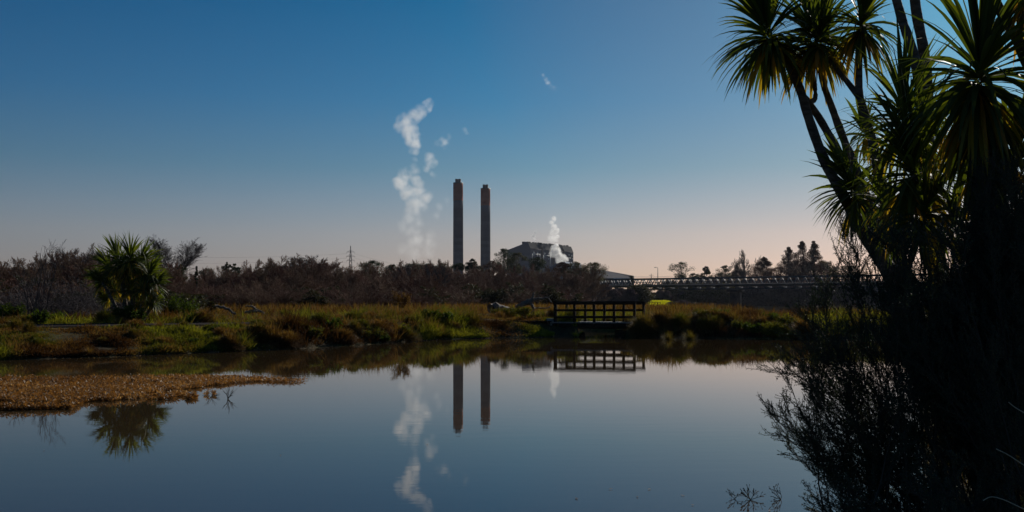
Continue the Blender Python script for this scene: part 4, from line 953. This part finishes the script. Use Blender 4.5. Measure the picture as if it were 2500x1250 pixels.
# tall straight pair of trunks (B)
cab_tree('cabbage tree with two tall straight trunks passing out of the top of the picture', (2350, 1080, 8.0), [
    [(2350, 1080, 8.0, 66), (2310, 800, 8.0, 54), (2275, 560, 8.1, 44), (2262, 380, 8.1, 40), (2255, 260, 8.1, 32), (2232, 140, 8.1, 25), (2200, 40, 8.1, 22), (2165, -90, 8.1, 21), (2150, -160, 8.1, 20)],
    [(2262, 380, 8.15, 36), (2264, 240, 8.2, 30), (2256, 130, 8.2, 25), (2236, 20, 8.2, 23), (2228, -90, 8.2, 22), (2232, -190, 8.2, 20)],
    [(2290, 640, 7.9, 40), (2250, 480, 7.7, 30), (2222, 360, 7.6, 24), (2208, 300, 7.6, 20)],
    [(2300, 700, 7.8, 40), (2270, 600, 7.5, 30), (2240, 500, 7.3, 24), (2232, 430, 7.3, 22)]],
    [(2150, -190, 150, 8.1, 90), (2222, -230, 150, 8.2, 90), (2208, 292, 205, 7.6, 160, (-.1, -.1, 1), dict(wd=.034)), (2232, 425, 215, 7.3, 220, (-.1, -.2, 1), dict(wd=.036, old=.35)), (2255, 530, 160, 7.0, 70, (.1, -.3, 1)), (2180, 520, 130, 7.8, 50, (-.5, 0, .9))], 12)
# nearest big headed tree (C)
cab_tree('nearest cabbage tree with the largest rosette and a thick trunk at the right edge', (2440, 1100, 6.6), [
    [(2440, 1100, 6.6, 88), (2425, 850, 6.6, 74), (2405, 620, 6.6, 64), (2400, 480, 6.6, 54), (2395, 340, 6.6, 44), (2390, 220, 6.6, 32)],
    [(2560, 400, 6.8, 40), (2540, 240, 6.8, 34), (2495, 120, 6.8, 28), (2462, 60, 6.8, 25), (2432, 5, 6.8, 22), (2400, -80, 6.8, 20)],
    [(2430, 720, 6.8, 44), (2490, 560, 6.9, 36), (2530, 430, 6.9, 32), (2560, 400, 6.8, 30)], [(2486, 108, 6.8, 18), (2492, 40, 6.8, 15), (2500, -10, 6.8, 14)]],
    [(2390, 195, 285, 6.6, 270, (0, -.08, 1), dict(wd=.044, spread=2.5, old=.35)), (2400, -250, 200, 6.8, 90), (2525, -40, 180, 6.7, 90, (0, 0, 1), dict(old=.6)), (2480, 390, 190, 6.9, 90, (.2, 0, 1), dict(old=.9)), (2580, 250, 200, 6.8, 70), (2330, 570, 120, 7.2, 40, (-.1, 0, 1), dict(old=.8)), (2396, 300, 225, 6.62, 80, (0, 0, -1), dict(old=.3, spread=1.0)), (2402, 420, 180, 6.6, 50, (0, 0, -1), dict(old=.5, spread=.8))], 13)
# left cabbage tree across the pond
LD = 39
hd = []
for (px_, py_, rp) in [(290, 655, 60), (318, 648, 58), (343, 658, 56), (270, 672, 54), (305, 680, 52), (335, 684, 52), (362, 684, 48), (250, 696, 44), (374, 704, 44), (352, 712, 42), (278, 712, 40), (320, 715, 40), (372, 746, 34), (262, 738, 28), (345, 745, 28)]:
    hd.append((px_, py_-(13 if py_ < 690 else 6), rp*1.1, LD+.5*math.sin(px_*3.1), 150, ((px_-315)/75, -.15, 1), dict(wd=.07, old=.4, spread=1.9)))
cab_tree('bushy many headed cabbage tree standing on the far left bank by the gravel path', (315, 792, LD), [
    [(312, 798, LD, 16), (306, 750, LD, 13), (300, 690, LD, 9), (300, 640, LD, 7)], [(318, 798, LD, 15), (322, 750, LD, 12), (330, 690, LD, 9), (330, 635, LD, 7)],
    [(300, 798, LD, 12), (282, 750, LD, 10), (262, 710, LD, 8), (250, 690, LD, 6)], [(330, 798, LD, 12), (346, 750, LD, 10), (362, 700, LD, 8), (370, 675, LD, 6)],
    [(335, 798, LD, 10), (360, 765, LD, 8), (372, 745, LD, 6)]], hd, 14, k=7)

# ------------------------------------------------------------------ near bushes on the right
def spray_bush(label, base, tips, seed, leaves_per=7, tone=(0, 1), nbase=.35, rad=.008, sub=(13, 8), leafL=.014, name='tea_tree_bush'):
    b = W(*base); b[2] = gz(b[0], b[1]); t = thing(name, b, label, 'bush'); rng = np.random.default_rng(seed); g = G(); gl = G()
    PP, DD, LL, RR = [], [], [], []
    for (tx, ty, tD) in tips:
        e = W(tx, ty, tD); s = b+np.array([rng.normal()*nbase, rng.normal()*nbase, -.05]); L = np.linalg.norm(e-s)
        m_ = s*.5+e*.5+np.array([rng.normal()*.08, rng.normal()*.08, -.10*L if ty > 900 else .02*L]); tt = np.linspace(0, 1, 13)[:, None]
        P = s*(1-tt)**2+2*m_*tt*(1-tt)+e*tt**2; P[1:] += np.cumsum(rng.normal(size=(12, 3))*.006, 0)*L
        r = rad*L/2*(1-.86*tt[:, 0]); g.tube(P-b, np.maximum(r, .0022), 5)
        T = unit(np.gradient(P, axis=0)); n = int(sub[0]*L/1.2)+4
        u = np.sort(rng.random(n)**.6)*.80+.20; i = np.minimum((u*12).astype(int), 11); f = (u*12-i)[:, None]
        PP.append(P[i]*(1-f)+P[i+1]*f-b); DD.append(T[i]); LL.append(L*(.10+.16*rng.random(n))*(1.25-.7*u)); RR.append(np.maximum(r[i]*.45, .0022))
        PP.append((P[-1]-b)[None]); DD.append(T[-1:]); LL.append(np.array([L*.10])); RR.append(np.array([.0025]))
    PP = np.concatenate(PP); DD = np.concatenate(DD); LL = np.concatenate(LL); RR = np.concatenate(RR)
    rv = unit(np.cross(DD, rng.normal(size=DD.shape))); aa = (.28+.32*rng.random(len(DD)))[:, None]; d1 = unit(DD*np.cos(aa)+rv*np.sin(aa))
    o = grow(rng, PP, d1, LL, RR, 2, [sub[1]], [.55], [.42], [.05, .07], .10, 5, .15, .6, .7)
    for l in o: g.sticks(l['P0'], l['P1'], np.maximum(l['R0'], .0016), np.maximum(l['R1'], .0012), .3)
    g.obj('branches', M_manwood, t)
    for l, per in ((o[0], leaves_per), (o[1], leaves_per)):
        n = len(l['P0']); sl_ = np.linalg.norm(l['P1']-l['P0'], axis=1); cnt = np.maximum(1, (per*sl_/.035)).astype(int); cnt = np.minimum(cnt, per*3); ii = np.repeat(np.arange(n), cnt)
        f = rng.random((len(ii), 1)); c = l['P0'][ii]*(1-f)+l['P1'][ii]*f; dd = unit(l['D'][ii]*.55+rdir(rng, len(ii))*.9)
        gl.leaves(c, dd, unit(np.cross(dd, rng.normal(size=dd.shape))), leafL*(.6+.8*rng.random(len(ii))), leafL*.30, tone[0]+(tone[1]-tone[0])*rng.random(len(ii)))
    gl.obj('leaves', M_man, t)
    return t, sum(len(q) for q in gl.Q)
rng = np.random.default_rng(31)
EDGE = [(2085, 590), (2045, 640), (2000, 700), (1962, 765), (1992, 845), (1935, 900), (1950, 960), (1903, 1022), (1925, 1082), (1990, 1130), (2020, 1160), (1985, 1215)]
def inner(n, x0, x1, y0, y1, D0, D1, cond=lambda x, y: True):
    o = []
    while len(o) < n:
        x, y = rng.uniform(x0, x1), rng.uniform(y0, y1)
        if cond(x, y): o.append((x, y, rng.uniform(D0, D1)))
    return o
edge_x = lambda y: float(np.interp(y, [590, 640, 700, 765, 845, 900, 960, 1022, 1082, 1130, 1215, 1250], [2110, 2060, 2020, 1985, 2010, 1960, 1970, 1925, 1950, 2010, 2010, 2040]))
tipsA = [(x, y, rng.uniform(6.0, 6.6)) for x, y in EDGE]+[(x+rng.uniform(5, 70), y+rng.uniform(-35, 35), rng.uniform(5.9, 6.8)) for x, y in EDGE+EDGE[4:]*3]+inner(12, 1925, 2090, 880, 1170, 5.9, 6.6, lambda x, y: x > edge_x(y)+5)+inner(58, 1990, 2330, 640, 1180, 5.9, 7.0, lambda x, y: x > edge_x(y)+25 and (y > 870 or x > 2120))
nA = spray_bush('sprawling dark fine leaved bush reaching left over the water at the lower right', (2360, 1215, 6.3), tipsA, 41, leaves_per=5, sub=(11, 7))
tipsB = inner(46, 2170, 2560, 560, 1150, 5.6, 6.4, lambda x, y: y > 560+max(0, (2330-x))*.7 and (y < 880 or x > 2340))
nB = spray_bush('dense black foreground bush filling the lower right corner', (2500, 1230, 5.7), tipsB, 42, nbase=.45)
tipsC = inner(34, 2330, 2540, 440, 800, 6.0, 6.4, lambda x, y: not (2310 < x < 2380 and y < 640))+inner(26, 2190, 2400, 590, 820, 6.0, 6.6)
nC = spray_bush('upright fine leaved bush screening the thick palm trunk at the right edge', (2520, 1200, 6.1), tipsC, 43, nbase=.3)
tipsD = inner(36, 2000, 2480, 1120, 1300, 4.9, 5.5, lambda x, y: x > 2040+(1250-y)*1.3 or (x > 2000 and y > 1180))
nD = spray_bush('low bush with drooping sprays along the bottom right edge', (2440, 1420, 5.0), tipsD, 44, nbase=.35, leaves_per=6)
print('leaves', nA[1], nB[1], nC[1], nD[1])

# seed-head weeds and twigs at the bottom right
def weed(name, base, ends, seed, label, cat, mir=False, rad=.0022, knob=.008, mat=M_manwood):
    b = W(*base); t = thing(name, b, label, cat); rng = np.random.default_rng(seed); g = G(); gh = G()
    for (tx, ty, dd) in ends:
        e = W(tx, ty, base[2]+dd)-b; m_ = e*.5+np.array([rng.normal()*.02, 0, .12*e[2]]); tt = np.linspace(0, 1, 8)[:, None]; P = 2*m_*tt*(1-tt)+e*tt**2
        g.tube(P, np.linspace(rad, rad*.5, 8), 4)
        for q in range(5):
            i = rng.integers(3, 8); d = unit(rng.normal(size=3)*.6+unit(e)+np.array([0, 0, .3])); L = rng.uniform(.02, .06)*base[2]/8
            g.sticks([P[i]], [P[i]+d*L], rad*.6, rad*.4); g.sticks([P[i]+d*L], [P[i]+d*(L+knob*1.3)], knob*.5, knob*.35)
        g.sticks([P[-1]], [P[-1]+unit(e)*knob*1.6], knob*.6, knob*.4)
    g.obj('stems', mat, t); return t
weed('seed_head_weed', (2012, 1262, 6.6), [(1966, 1188, 0), (1963, 1216, .1), (1960, 1232, -.1), (1974, 1199, .1), (1989, 1188, 0), (2028, 1165, .1), (2008, 1184, 0), (1997, 1210, .1), (2022, 1205, 0)], 1, 'wiry weed with small round seed heads at the bottom left of the near bush', 'weed')
weed('water_weed', (1832, 1220, 8.16), [(1818, 1198, 0), (1828, 1196, 0), (1838, 1200, 0), (1846, 1202, .1), (1817, 1208, 0), (1856, 1212, 0), (1822, 1213, .05), (1812, 1203, 0)], 2, 'larger bushy clump of dark twigs poking out of the near water', 'weed', rad=.003)
weed('water_weed', (1793, 1218, 8.2), [(1782, 1204, 0), (1786, 1210, .05), (1800, 1208, 0)], 3, 'small leftmost dark sprig in the near water', 'weed', rad=.003)
weed('water_weed', (1906, 1219, 8.18), [(1890, 1190, 0), (1899, 1200, 0), (1887, 1203, .05), (1893, 1215, 0)], 4, 'thin single dark sprig in the near water closest to the bush', 'weed', rad=.003)
for i, (pts, lb) in enumerate([([(2432, 1096), (2460, 1110), (2500, 1136), (2530, 1158)], 'lower bright straight dry grass stalk across the black bush'), ([(2462, 982), (2480, 996), (2505, 1010), (2530, 1022)], 'upper bright dry grass stalk across the black bush'), ([(2400, 1222), (2420, 1213), (2450, 1220), (2500, 1243), (2540, 1260)], 'arched dry grass stalk in the bottom right corner')]):
    P = np.array([W(x, y, 4.6) for x, y in pts]); b = P[-1].copy(); P = bezpts(P-b); tag(G().tube(P, .0022, 5).obj('grass_stalk', noisemat('dry_stalk', (.4, .36, .25), (.5, .45, .32), 20, .5, 0)), lb, 'grass stalk').location = b

# ------------------------------------------------------------------ grass and weeds on the banks
rng = np.random.default_rng(9)
def bank_points(n, x0, x1, t0, t1):
    x = rng.uniform(x0, x1, n); t = t0+(t1-t0)*rng.random(n)**1.25; y = shore(x)+t; z = height(x, y); return x, y, z, t
def blades(name, x, y, z, hgt, wd, tone, label_kind='stuff', lean=.35, droop=.12, mat=M_grass):
    n = len(x); d = np.stack([rng.normal(size=n)*lean, rng.normal(size=n)*lean, np.ones(n)], 1); a = rng.random(n)*6.28
    side = np.stack([np.cos(a), np.sin(a)*.5, 0*a], 1)
    g = G(); g.ribbons(np.stack([x, y, z-.02], 1), d, hgt, wd, droop, side, 3, tone, .08); o = g.obj(name, mat); tag(o, kind=label_kind); return o
def tonefield(x, y):
    v = .62*vnoise(x, y, 2.6, 21)+.38*vnoise(x, y, .9, 22); v = (v-.5)*2.6+.34
    return v
def grass_batch(n, x0, x1, t0, t1, hs, name, bias=0, short=None):
    x, y, z, t = bank_points(n, x0, x1, t0, t1); k = (z > .03)
    pth = (np.abs(t-7.0) < 2.6) & (x < -9.8); k &= ~(pth & (rng.random(n) < .9+.1*(vnoise(x, y, .7, 61) < .6)))
    k &= ~((x > -1.9) & (x < 2.1) & (np.abs(y-50.3) < .35)); k &= ~((x > 2.1) & (x < 6.3) & (y < 53.5) & (y > 49.3) & (z < .5))
    cl = vnoise(x, y, .5, 33); k &= rng.random(n) < .12+1.3*cl
    x, y, z, t = x[k], y[k], z[k], t[k]; n = len(x); tf = tonefield(x, y)+bias+.05*np.clip(t-2, 0, 3)*(-1 if bias == 0 else 0)
    tone = np.clip(tf+rng.normal(size=n)*.12, 0, 1)
    h = hs*(.4+.9*rng.random(n))*(.12+1.6*vnoise(x, y, .8, 41)**1.6+.3*vnoise(x, y, 2.5, 42)); 
    h = np.where((x > -2.2) & (x < 2.4), np.minimum(h, .16), h)
    if short is not None: h = h*short(x, t)
    return blades(name, x, y, z, h, .018+.018*rng.random(n), tone, lean=.55, droop=.2)
sh_l = lambda x, t: np.where(x < -9.5, np.where(t < 8, np.where(t > 3.2, .16, .34), .8), 1.0)
grass_batch(90000, -21, -3, 0, 14, .42, 'bank_grass', .02, sh_l)
grass_batch(90000, -22, -9, 0, 4.3, .36, 'slope_turf', .06, lambda x, t: .45+0*x)
grass_batch(60000, -4, 3.4, 0, 12, .46, 'bank_grass', .05)
grass_batch(70000, 5.4, 21, 0, 12, .46, 'bank_grass', .0)
grass_batch(40000, -30, 22, 12, 40, .5, 'meadow_grass', -.2)
x, y, z, t = bank_points(2600, -14, 21, 1.5, 11); k = (z > .4) & ~((x > 1.9) & (x < 6.3)) & ~((x < -9.5) & (t < 9.2)); x, y, z = x[k], y[k], z[k]
blades('seed_stalks', x, y, z, .35+.6*rng.random(len(x))**2, .012, np.clip(.3+.12*rng.normal(size=len(x)), 0, 1), lean=.25, droop=.08)
# far edge of the gap pool
x = rng.uniform(1.5, 9, 9000); y = rng.uniform(57, 66, 9000); z = height(x, y); k = z > .02; blades('pool_edge_grass', x[k], y[k], z[k], .35*(.5+rng.random(k.sum())), .022, np.clip(.9+rng.normal(size=k.sum())*.12, 0, 1))
# brown meadow grass behind (reaches the thicket)
x = rng.uniform(-60, 30, 60000); y = rng.uniform(70, 150, 60000); z = height(x, y); k = z > .3; blades('meadow_grass', x[k], y[k], z[k], .7*(.5+rng.random(k.sum())), .06, np.clip(.28+rng.normal(size=k.sum())*.16, 0, 1))
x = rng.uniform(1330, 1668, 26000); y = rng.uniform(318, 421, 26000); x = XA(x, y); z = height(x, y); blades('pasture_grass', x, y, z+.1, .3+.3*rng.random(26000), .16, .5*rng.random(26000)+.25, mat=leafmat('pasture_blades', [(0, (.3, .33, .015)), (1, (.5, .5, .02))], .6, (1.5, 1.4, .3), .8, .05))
# near shore grass under the bushes
x = rng.uniform(1.2, 7, 16000); y = rng.uniform(3.0, 12, 16000); z = height(x, y); k = z > .03; blades('shore_grass', x[k], y[k], z[k], .16*(.4+rng.random(k.sum())), .006, np.clip(.5+rng.normal(size=k.sum())*.2, 0, 1))

# distinct clumps
def clump(px_, base_py, wpx, hpx, D, seed, label, name='weed_clump', cat='weed clump', tone=(.6, .95), group=None, n=900, style='mound', mat=M_grass):
    x = XA(px_, D); z = max(.0, gz(x, D)) if base_py is None else ZA(base_py, D); Wd = wpx/F*D/2; H = hpx/F*D
    t = thing(name, (x, D, z), label, cat, group); r = np.random.default_rng(seed); g = G()
    if style == 'mound':                                        # blades springing out of a dome
        u = rdir(r, n); u[:, 2] = np.abs(u[:, 2]); f = .45+.55*r.random(n); C = u*np.array([Wd*.8, Wd*.8, H*.75])*f[:, None]
        d = unit(u*np.array([1, 1, 1.3])+r.normal(size=(n, 3))*.25); hh = H*(.22+.25*r.random(n))
        g.ribbons(C, d, hh, .014+.012*r.random(n), .22, None, 3, np.clip(tone[0]+(tone[1]-tone[0])*(r.random(n)*.6+.4*f*u[:, 2]), 0, 1), .1)
    elif style == 'tussock':                                    # sedge fountain
        a = r.random(n)*6.28; th = r.random(n)**.7*1.2; d = np.stack([np.cos(a)*np.sin(th), np.sin(a)*np.sin(th), np.cos(th)], 1)
        g.ribbons(np.stack([np.cos(a)*Wd*.25*r.random(n), np.sin(a)*Wd*.25*r.random(n), 0*a], 1), d, (H*1.15)*(.6+.5*r.random(n)), .016, .20, None, 5, tone[0]+(tone[1]-tone[0])*r.random(n), .05)
    else:                                                       # leafy weed
        m_ = max(6, n//60); a = r.random(m_)*6.28; o = grow(r, np.stack([np.cos(a)*Wd*.4*r.random(m_), np.sin(a)*Wd*.4*r.random(m_), 0*a], 1), np.stack([np.cos(a)*.5, np.sin(a)*.5, 1+0*a], 1), H*.9*(.7+.4*r.random(m_)), .012, 2, [7], [.7], [.4], .02, .15, 5, .2)
        for l in o: g.sticks(l['P0'], l['P1'], np.maximum(l['R0'], .004), np.maximum(l['R1'], .003), .2)
        l = o[1]; ii = np.repeat(np.arange(len(l['P0'])), max(2, n//len(l['P0']))); c = l['P0'][ii]+r.normal(size=(len(ii), 3))*.02; dd = unit(rdir(r, len(ii))+[0, 0, .2])
        g.leaves(c, dd, unit(np.cross(dd, r.normal(size=dd.shape))), .07+.05*r.random(len(ii)), .04, tone[0]+(tone[1]-tone[0])*r.random(len(ii)))
    g.obj('foliage', mat, t); return t
clump(1146, 820, 84, 62, 49.3, 1, 'largest rounded sedge mound with a bright green crest below the left chimney', 'sedge_mound', 'sedge', (.35, .8), n=5200)
clump(1062, 812, 70, 50, 48.6, 2, 'bright yellow green grass mound left of the largest sedge mound', 'grass_mound', 'grass mound', (.55, 1), n=3000)
clump(1010, 815, 80, 52, 48, 3, 'rusty brown mound left of the bright yellow green mound', 'grass_mound', 'grass mound', (.15, .55), n=3200)
clump(905, 842, 70, 40, 41, 4, 'leafy green weed mound sloping to the water under the lattice tower', 'weed_clump', 'weed clump', (.6, .95), style='leafy', n=2600)
clump(845, 838, 60, 44, 41, 5, 'green weed mound on the bank left of the one beneath the lattice tower', 'weed_clump', 'weed clump', (.5, .9), n=2200)
clump(740, 800, 90, 44, 44, 6, 'wide bright green hump of grass at the bank top midway along the left bank', 'grass_mound', 'grass mound', (.55, .95), n=2800)
clump(660, 850, 90, 60, 36.2, 7, 'wide rusty grass hump at the water edge midway along the left bank', 'grass_mound', 'grass mound', (.1, .55), n=3600)
clump(560, 850, 70, 40, 34.2, 8, 'rusty low grass hump left of the wide one at the water edge', 'grass_mound', 'grass mound', (.1, .6), n=2400)
clump(1184, 824, 34, 26, 49.4, 9, 'small yellow green reed tuft at the water edge just right of the largest sedge mound', 'reed_tuft', 'reed tuft', (.75, 1), style='tussock', n=380)
clump(1278, 772, 34, 26, 51.5, 10, 'leafy green sprout growing between the broken trunk and the dead limb', 'weed_clump', 'weed clump', (.6, .9), style='leafy', n=900)
clump(1240, 815, 60, 34, 50.0, 11, 'weeds hanging over the left end of the retaining wall', 'weed_clump', 'weed clump', (.25, .7), n=1500)
clump(1570, 826, 80, 60, 48.3, 12, 'biggest dark mound of weeds beside the right end of the footbridge', 'weed_clump', 'weed clump', (.3, .7), n=4600)
clump(1632, 836, 34, 26, 45.8, 13, 'left one of two fountain shaped sedge tufts at the right water edge', 'sedge_tuft', 'sedge', (.45, .7), style='tussock', n=420)
clump(1684, 836, 38, 30, 45.6, 14, 'right one of two fountain shaped sedge tufts at the right water edge', 'sedge_tuft', 'sedge', (.45, .75), style='tussock', n=480)
clump(1768, 778, 22, 26, 50, 15, 'bright green upright weed standing above the right bank grass', 'weed_clump', 'weed clump', (.7, .95), style='leafy', n=700)
clump(1660, 806, 70, 44, 48.5, 16, 'dark green mound between the biggest mound and the fountain tufts', 'weed_clump', 'weed clump', (.4, .85), n=2600)
clump(1740, 812, 80, 44, 48.0, 17, 'dark bank mound behind the right fountain shaped tuft', 'weed_clump', 'weed clump', (.3, .8), n=2600)
clump(1890, 824, 70, 40, 46.8, 18, 'bright green waterside weeds near the left tip of the near bush', 'weed_clump', 'weed clump', (.65, .95), style='leafy', n=2600)
clump(1960, 822, 70, 44, 46.2, 19, 'rusty brown bank mound seen just left of the near bush', 'grass_mound', 'grass mound', (.1, .5), n=2200)
clump(980, 752, 26, 44, 52, 20, 'tall rusty feathery weed standing above the bank in the middle', 'tall_weed', 'weed', (.1, .45), style='leafy', n=900)
clump(440, 786, 60, 64, 43, 21, 'round green leafy shrub right of the left cabbage tree', 'shrub', 'shrub', (.0, .6), style='leafy', n=2600, mat=M_shrub)
clump(318, 790, 90, 46, 38, 22, 'dark leafy shrub around the foot of the left cabbage tree', 'shrub', 'shrub', (.0, .5), style='leafy', n=2600, mat=M_shrub)
clump(300, 794, 60, 22, 37.5, 23, 'tuft of pale pinkish dry grass before the left cabbage tree', 'dry_grass_tuft', 'grass tuft', (.25, .5), n=900)
clump(30, 788, 60, 50, 42, 24, 'leafy green weeds at the far left edge behind the path', 'weed_clump', 'weed clump', (.3, .8), style='leafy', n=2000, mat=M_shrub)
clump(110, 862, 110, 34, 30.8, 25, 'broad mossy green hump on the left bank slope near the water', 'grass_mound', 'grass mound', (.5, .85), n=3600)
clump(15, 872, 90, 30, 29.6, 26, 'mossy green hump at the left edge of the water', 'grass_mound', 'grass mound', (.5, .8), n=3000)
clump(400, 850, 80, 30, 33, 27, 'low rusty hump on the slope below the left cabbage tree', 'grass_mound', 'grass mound', (.2, .6), n=2400)

# many more clumps roughen both banks
cp = [clump(1250, 800, 44, 26, 46, 300+i, 'x', 'weed_clump', 'weed clump', tn_, n=nn, style=st, mat=mm) for i, (tn_, nn, st, mm) in enumerate([((.1, .5), 1300, 'mound', M_grass), ((.5, .85), 1500, 'mound', M_grass), ((.3, .75), 1300, 'mound', M_grass), ((.0, .6), 1300, 'leafy', M_shrub), ((.25, .5), 260, 'tussock', M_grass), ((.55, .95), 1200, 'leafy', M_grass)])]
rc_ = np.random.default_rng(71); first = set(); spots = []
for x0, x1, n_, t0, t1 in ((-9.5, -2.5, 58, .3, 8), (5.9, 16, 56, .4, 8), (-22, -9.5, 34, .3, 4.6), (-22, -9.5, 16, 9.8, 13), (-2.2, 3.0, 12, 3.5, 9)):
    for q in range(n_): spots.append((rc_.uniform(x0, x1), t0+(t1-t0)*rc_.random()**1.2, x0))
for x_, t_, side_ in spots:
    y_ = float(shore(np.array([x_]))[0])+t_; z_ = gz(x_, y_)
    if z_ < .02: continue
    i = int(rc_.choice(6, p=[.32, .18, .22, .12, .08, .08])); sc_ = rc_.uniform(.55, 1.25)*(.62 if side_ == -22 and t_ < 6 else 1)
    lb, gp = (('one of the many weed clumps roughening the right bank', 'weed clumps of the right bank') if side_ > 3 else ('one of the many weed clumps roughening the left bank', 'weed clumps of the left bank'))
    v = (sc_*rc_.uniform(.9, 1.5), sc_*rc_.uniform(.9, 1.4), sc_*rc_.uniform(.7, 1.3))
    if i not in first:
        first.add(i); o = cp[i]; o.location = (x_, y_, z_-.04); o.scale = v; o['label'] = lb; o['group'] = gp
    else: dup(cp[i], (x_, y_, z_-.04), rc_.uniform(0, 6.28), v, lb, gp)

# ------------------------------------------------------------------ floating weed mat
rng = np.random.default_rng(17)
n = 330000; px_ = rng.uniform(-420, 745, n); py_ = rng.uniform(916, 1006, n)
up_e = np.interp(px_, [-420, 0, 200, 400, 560, 640, 745], [930, 928, 927, 921, 921, 925, 928])+3*(vnoise(px_, 0*px_, 25, 2)-.5)
lo_e = np.interp(px_, [-420, 0, 60, 170, 260, 330, 390, 440, 520, 640, 745], [982, 984, 988, 989, 980, 974, 958, 950, 940, 935, 931])+8*(vnoise(px_, 0*px_, 30, 6)-.5)
k = (py_ > up_e) & (py_ < lo_e)
# loose scraps trailing right of the mat and the thin lower line
k2 = (px_ > 330) & (px_ < 480) & (py_ > 956) & (py_ < 976) & (vnoise(px_, py_*3, 14, 8) > .62)
k3 = (px_ < 180) & (np.abs(py_-1000+px_*.02) < 2.2) & (vnoise(px_, py_*0, 9, 4) > .35)
k4 = (px_ > 430) & (px_ < 540) & (np.abs(py_-966+(px_-430)*.02) < 2.5) & (vnoise(px_, py_*0, 6, 14) > .6)
k = (k & (vnoise(px_, py_*4, 20, 12) > .16) & (rng.random(n) > np.clip((px_-480)/330, 0, .85))) | k2 | k3 | k4
px_, py_ = px_[k], py_[k]; D = CH*F/(py_-HZ); x = (px_-CX)/F*D; n = len(x)
hz_ = .02+.10*rng.random(n)**2*np.clip((np.interp(px_, [0, 600], [1, .5])), 0, 1)
d = unit(np.stack([rng.normal(size=n), rng.normal(size=n), .25+.6*rng.random(n)], 1)); g = G()
tn = np.clip(.15+.55*rng.random(n)+(vnoise(x, D, .8, 3)-.5)*.5+.25*(rng.random(n) > .93), 0, 1)
g.leaves(np.stack([x, D, hz_*rng.random(n)], 1), d, unit(np.cross(d, rng.normal(size=d.shape))), .035+.045*rng.random(n), .018, tn)
tag(g.obj('floating_weed', M_weed), kind='stuff')
# bits of bright scum line along the far shore
x = np.concatenate([rng.uniform(-14, 2, 500), rng.uniform(6, 13, 500)]); y = shore(x)-rng.random(1000)*.25-.05; k = (vnoise(x, 0*x, 1.2, 44) > .45); x, y = x[k], y[k]; n = len(x)
d = unit(np.stack([rng.normal(size=n)*2, rng.normal(size=n), .05+0*x], 1)); g = G(); g.leaves(np.stack([x, y, .006+0*x], 1), d, unit(np.cross(d, [0, 0, 1.])), .06, .03, .95)
tag(g.obj('shore_litter', M_weed), kind='stuff')
x = np.concatenate([rng.uniform(-6, 8, 60), rng.uniform(.5, 3, 14)]); y = np.concatenate([rng.uniform(9, 44, 60), rng.uniform(6.5, 9, 14)]); n = len(x)
k = (y < shore(x)-1) & (y > np.interp(x, NX, NY)+.5); x, y = x[k], y[k]; n = len(x); d = unit(np.stack([rng.normal(size=n), rng.normal(size=n), .03+0*x], 1)); g = G()
g.leaves(np.stack([x, y, .006+0*x], 1), d, unit(np.cross(d, [0, 0, 1.])), .03+.04*rng.random(n), .02, .3+.6*rng.random(n)); tag(g.obj('floating_leaves', M_weed), kind='stuff')
# a forked stick and short reeds poking from the water by the mat
weed('water_twig', (556, 975, 16.9), [(549, 958, 0), (566, 966, 0), (569, 957, .1), (560, 952, 0)], 6, 'small forked twig in the water right of the floating brown weed', 'twig', rad=.006, knob=.006)
weed('water_twig', (514, 971, 17.2), [(509, 962, 0), (519, 964, 0), (526, 966, .1)], 7, 'short crooked twig in the water at the tip of the floating weed', 'twig', rad=.005, knob=.005)
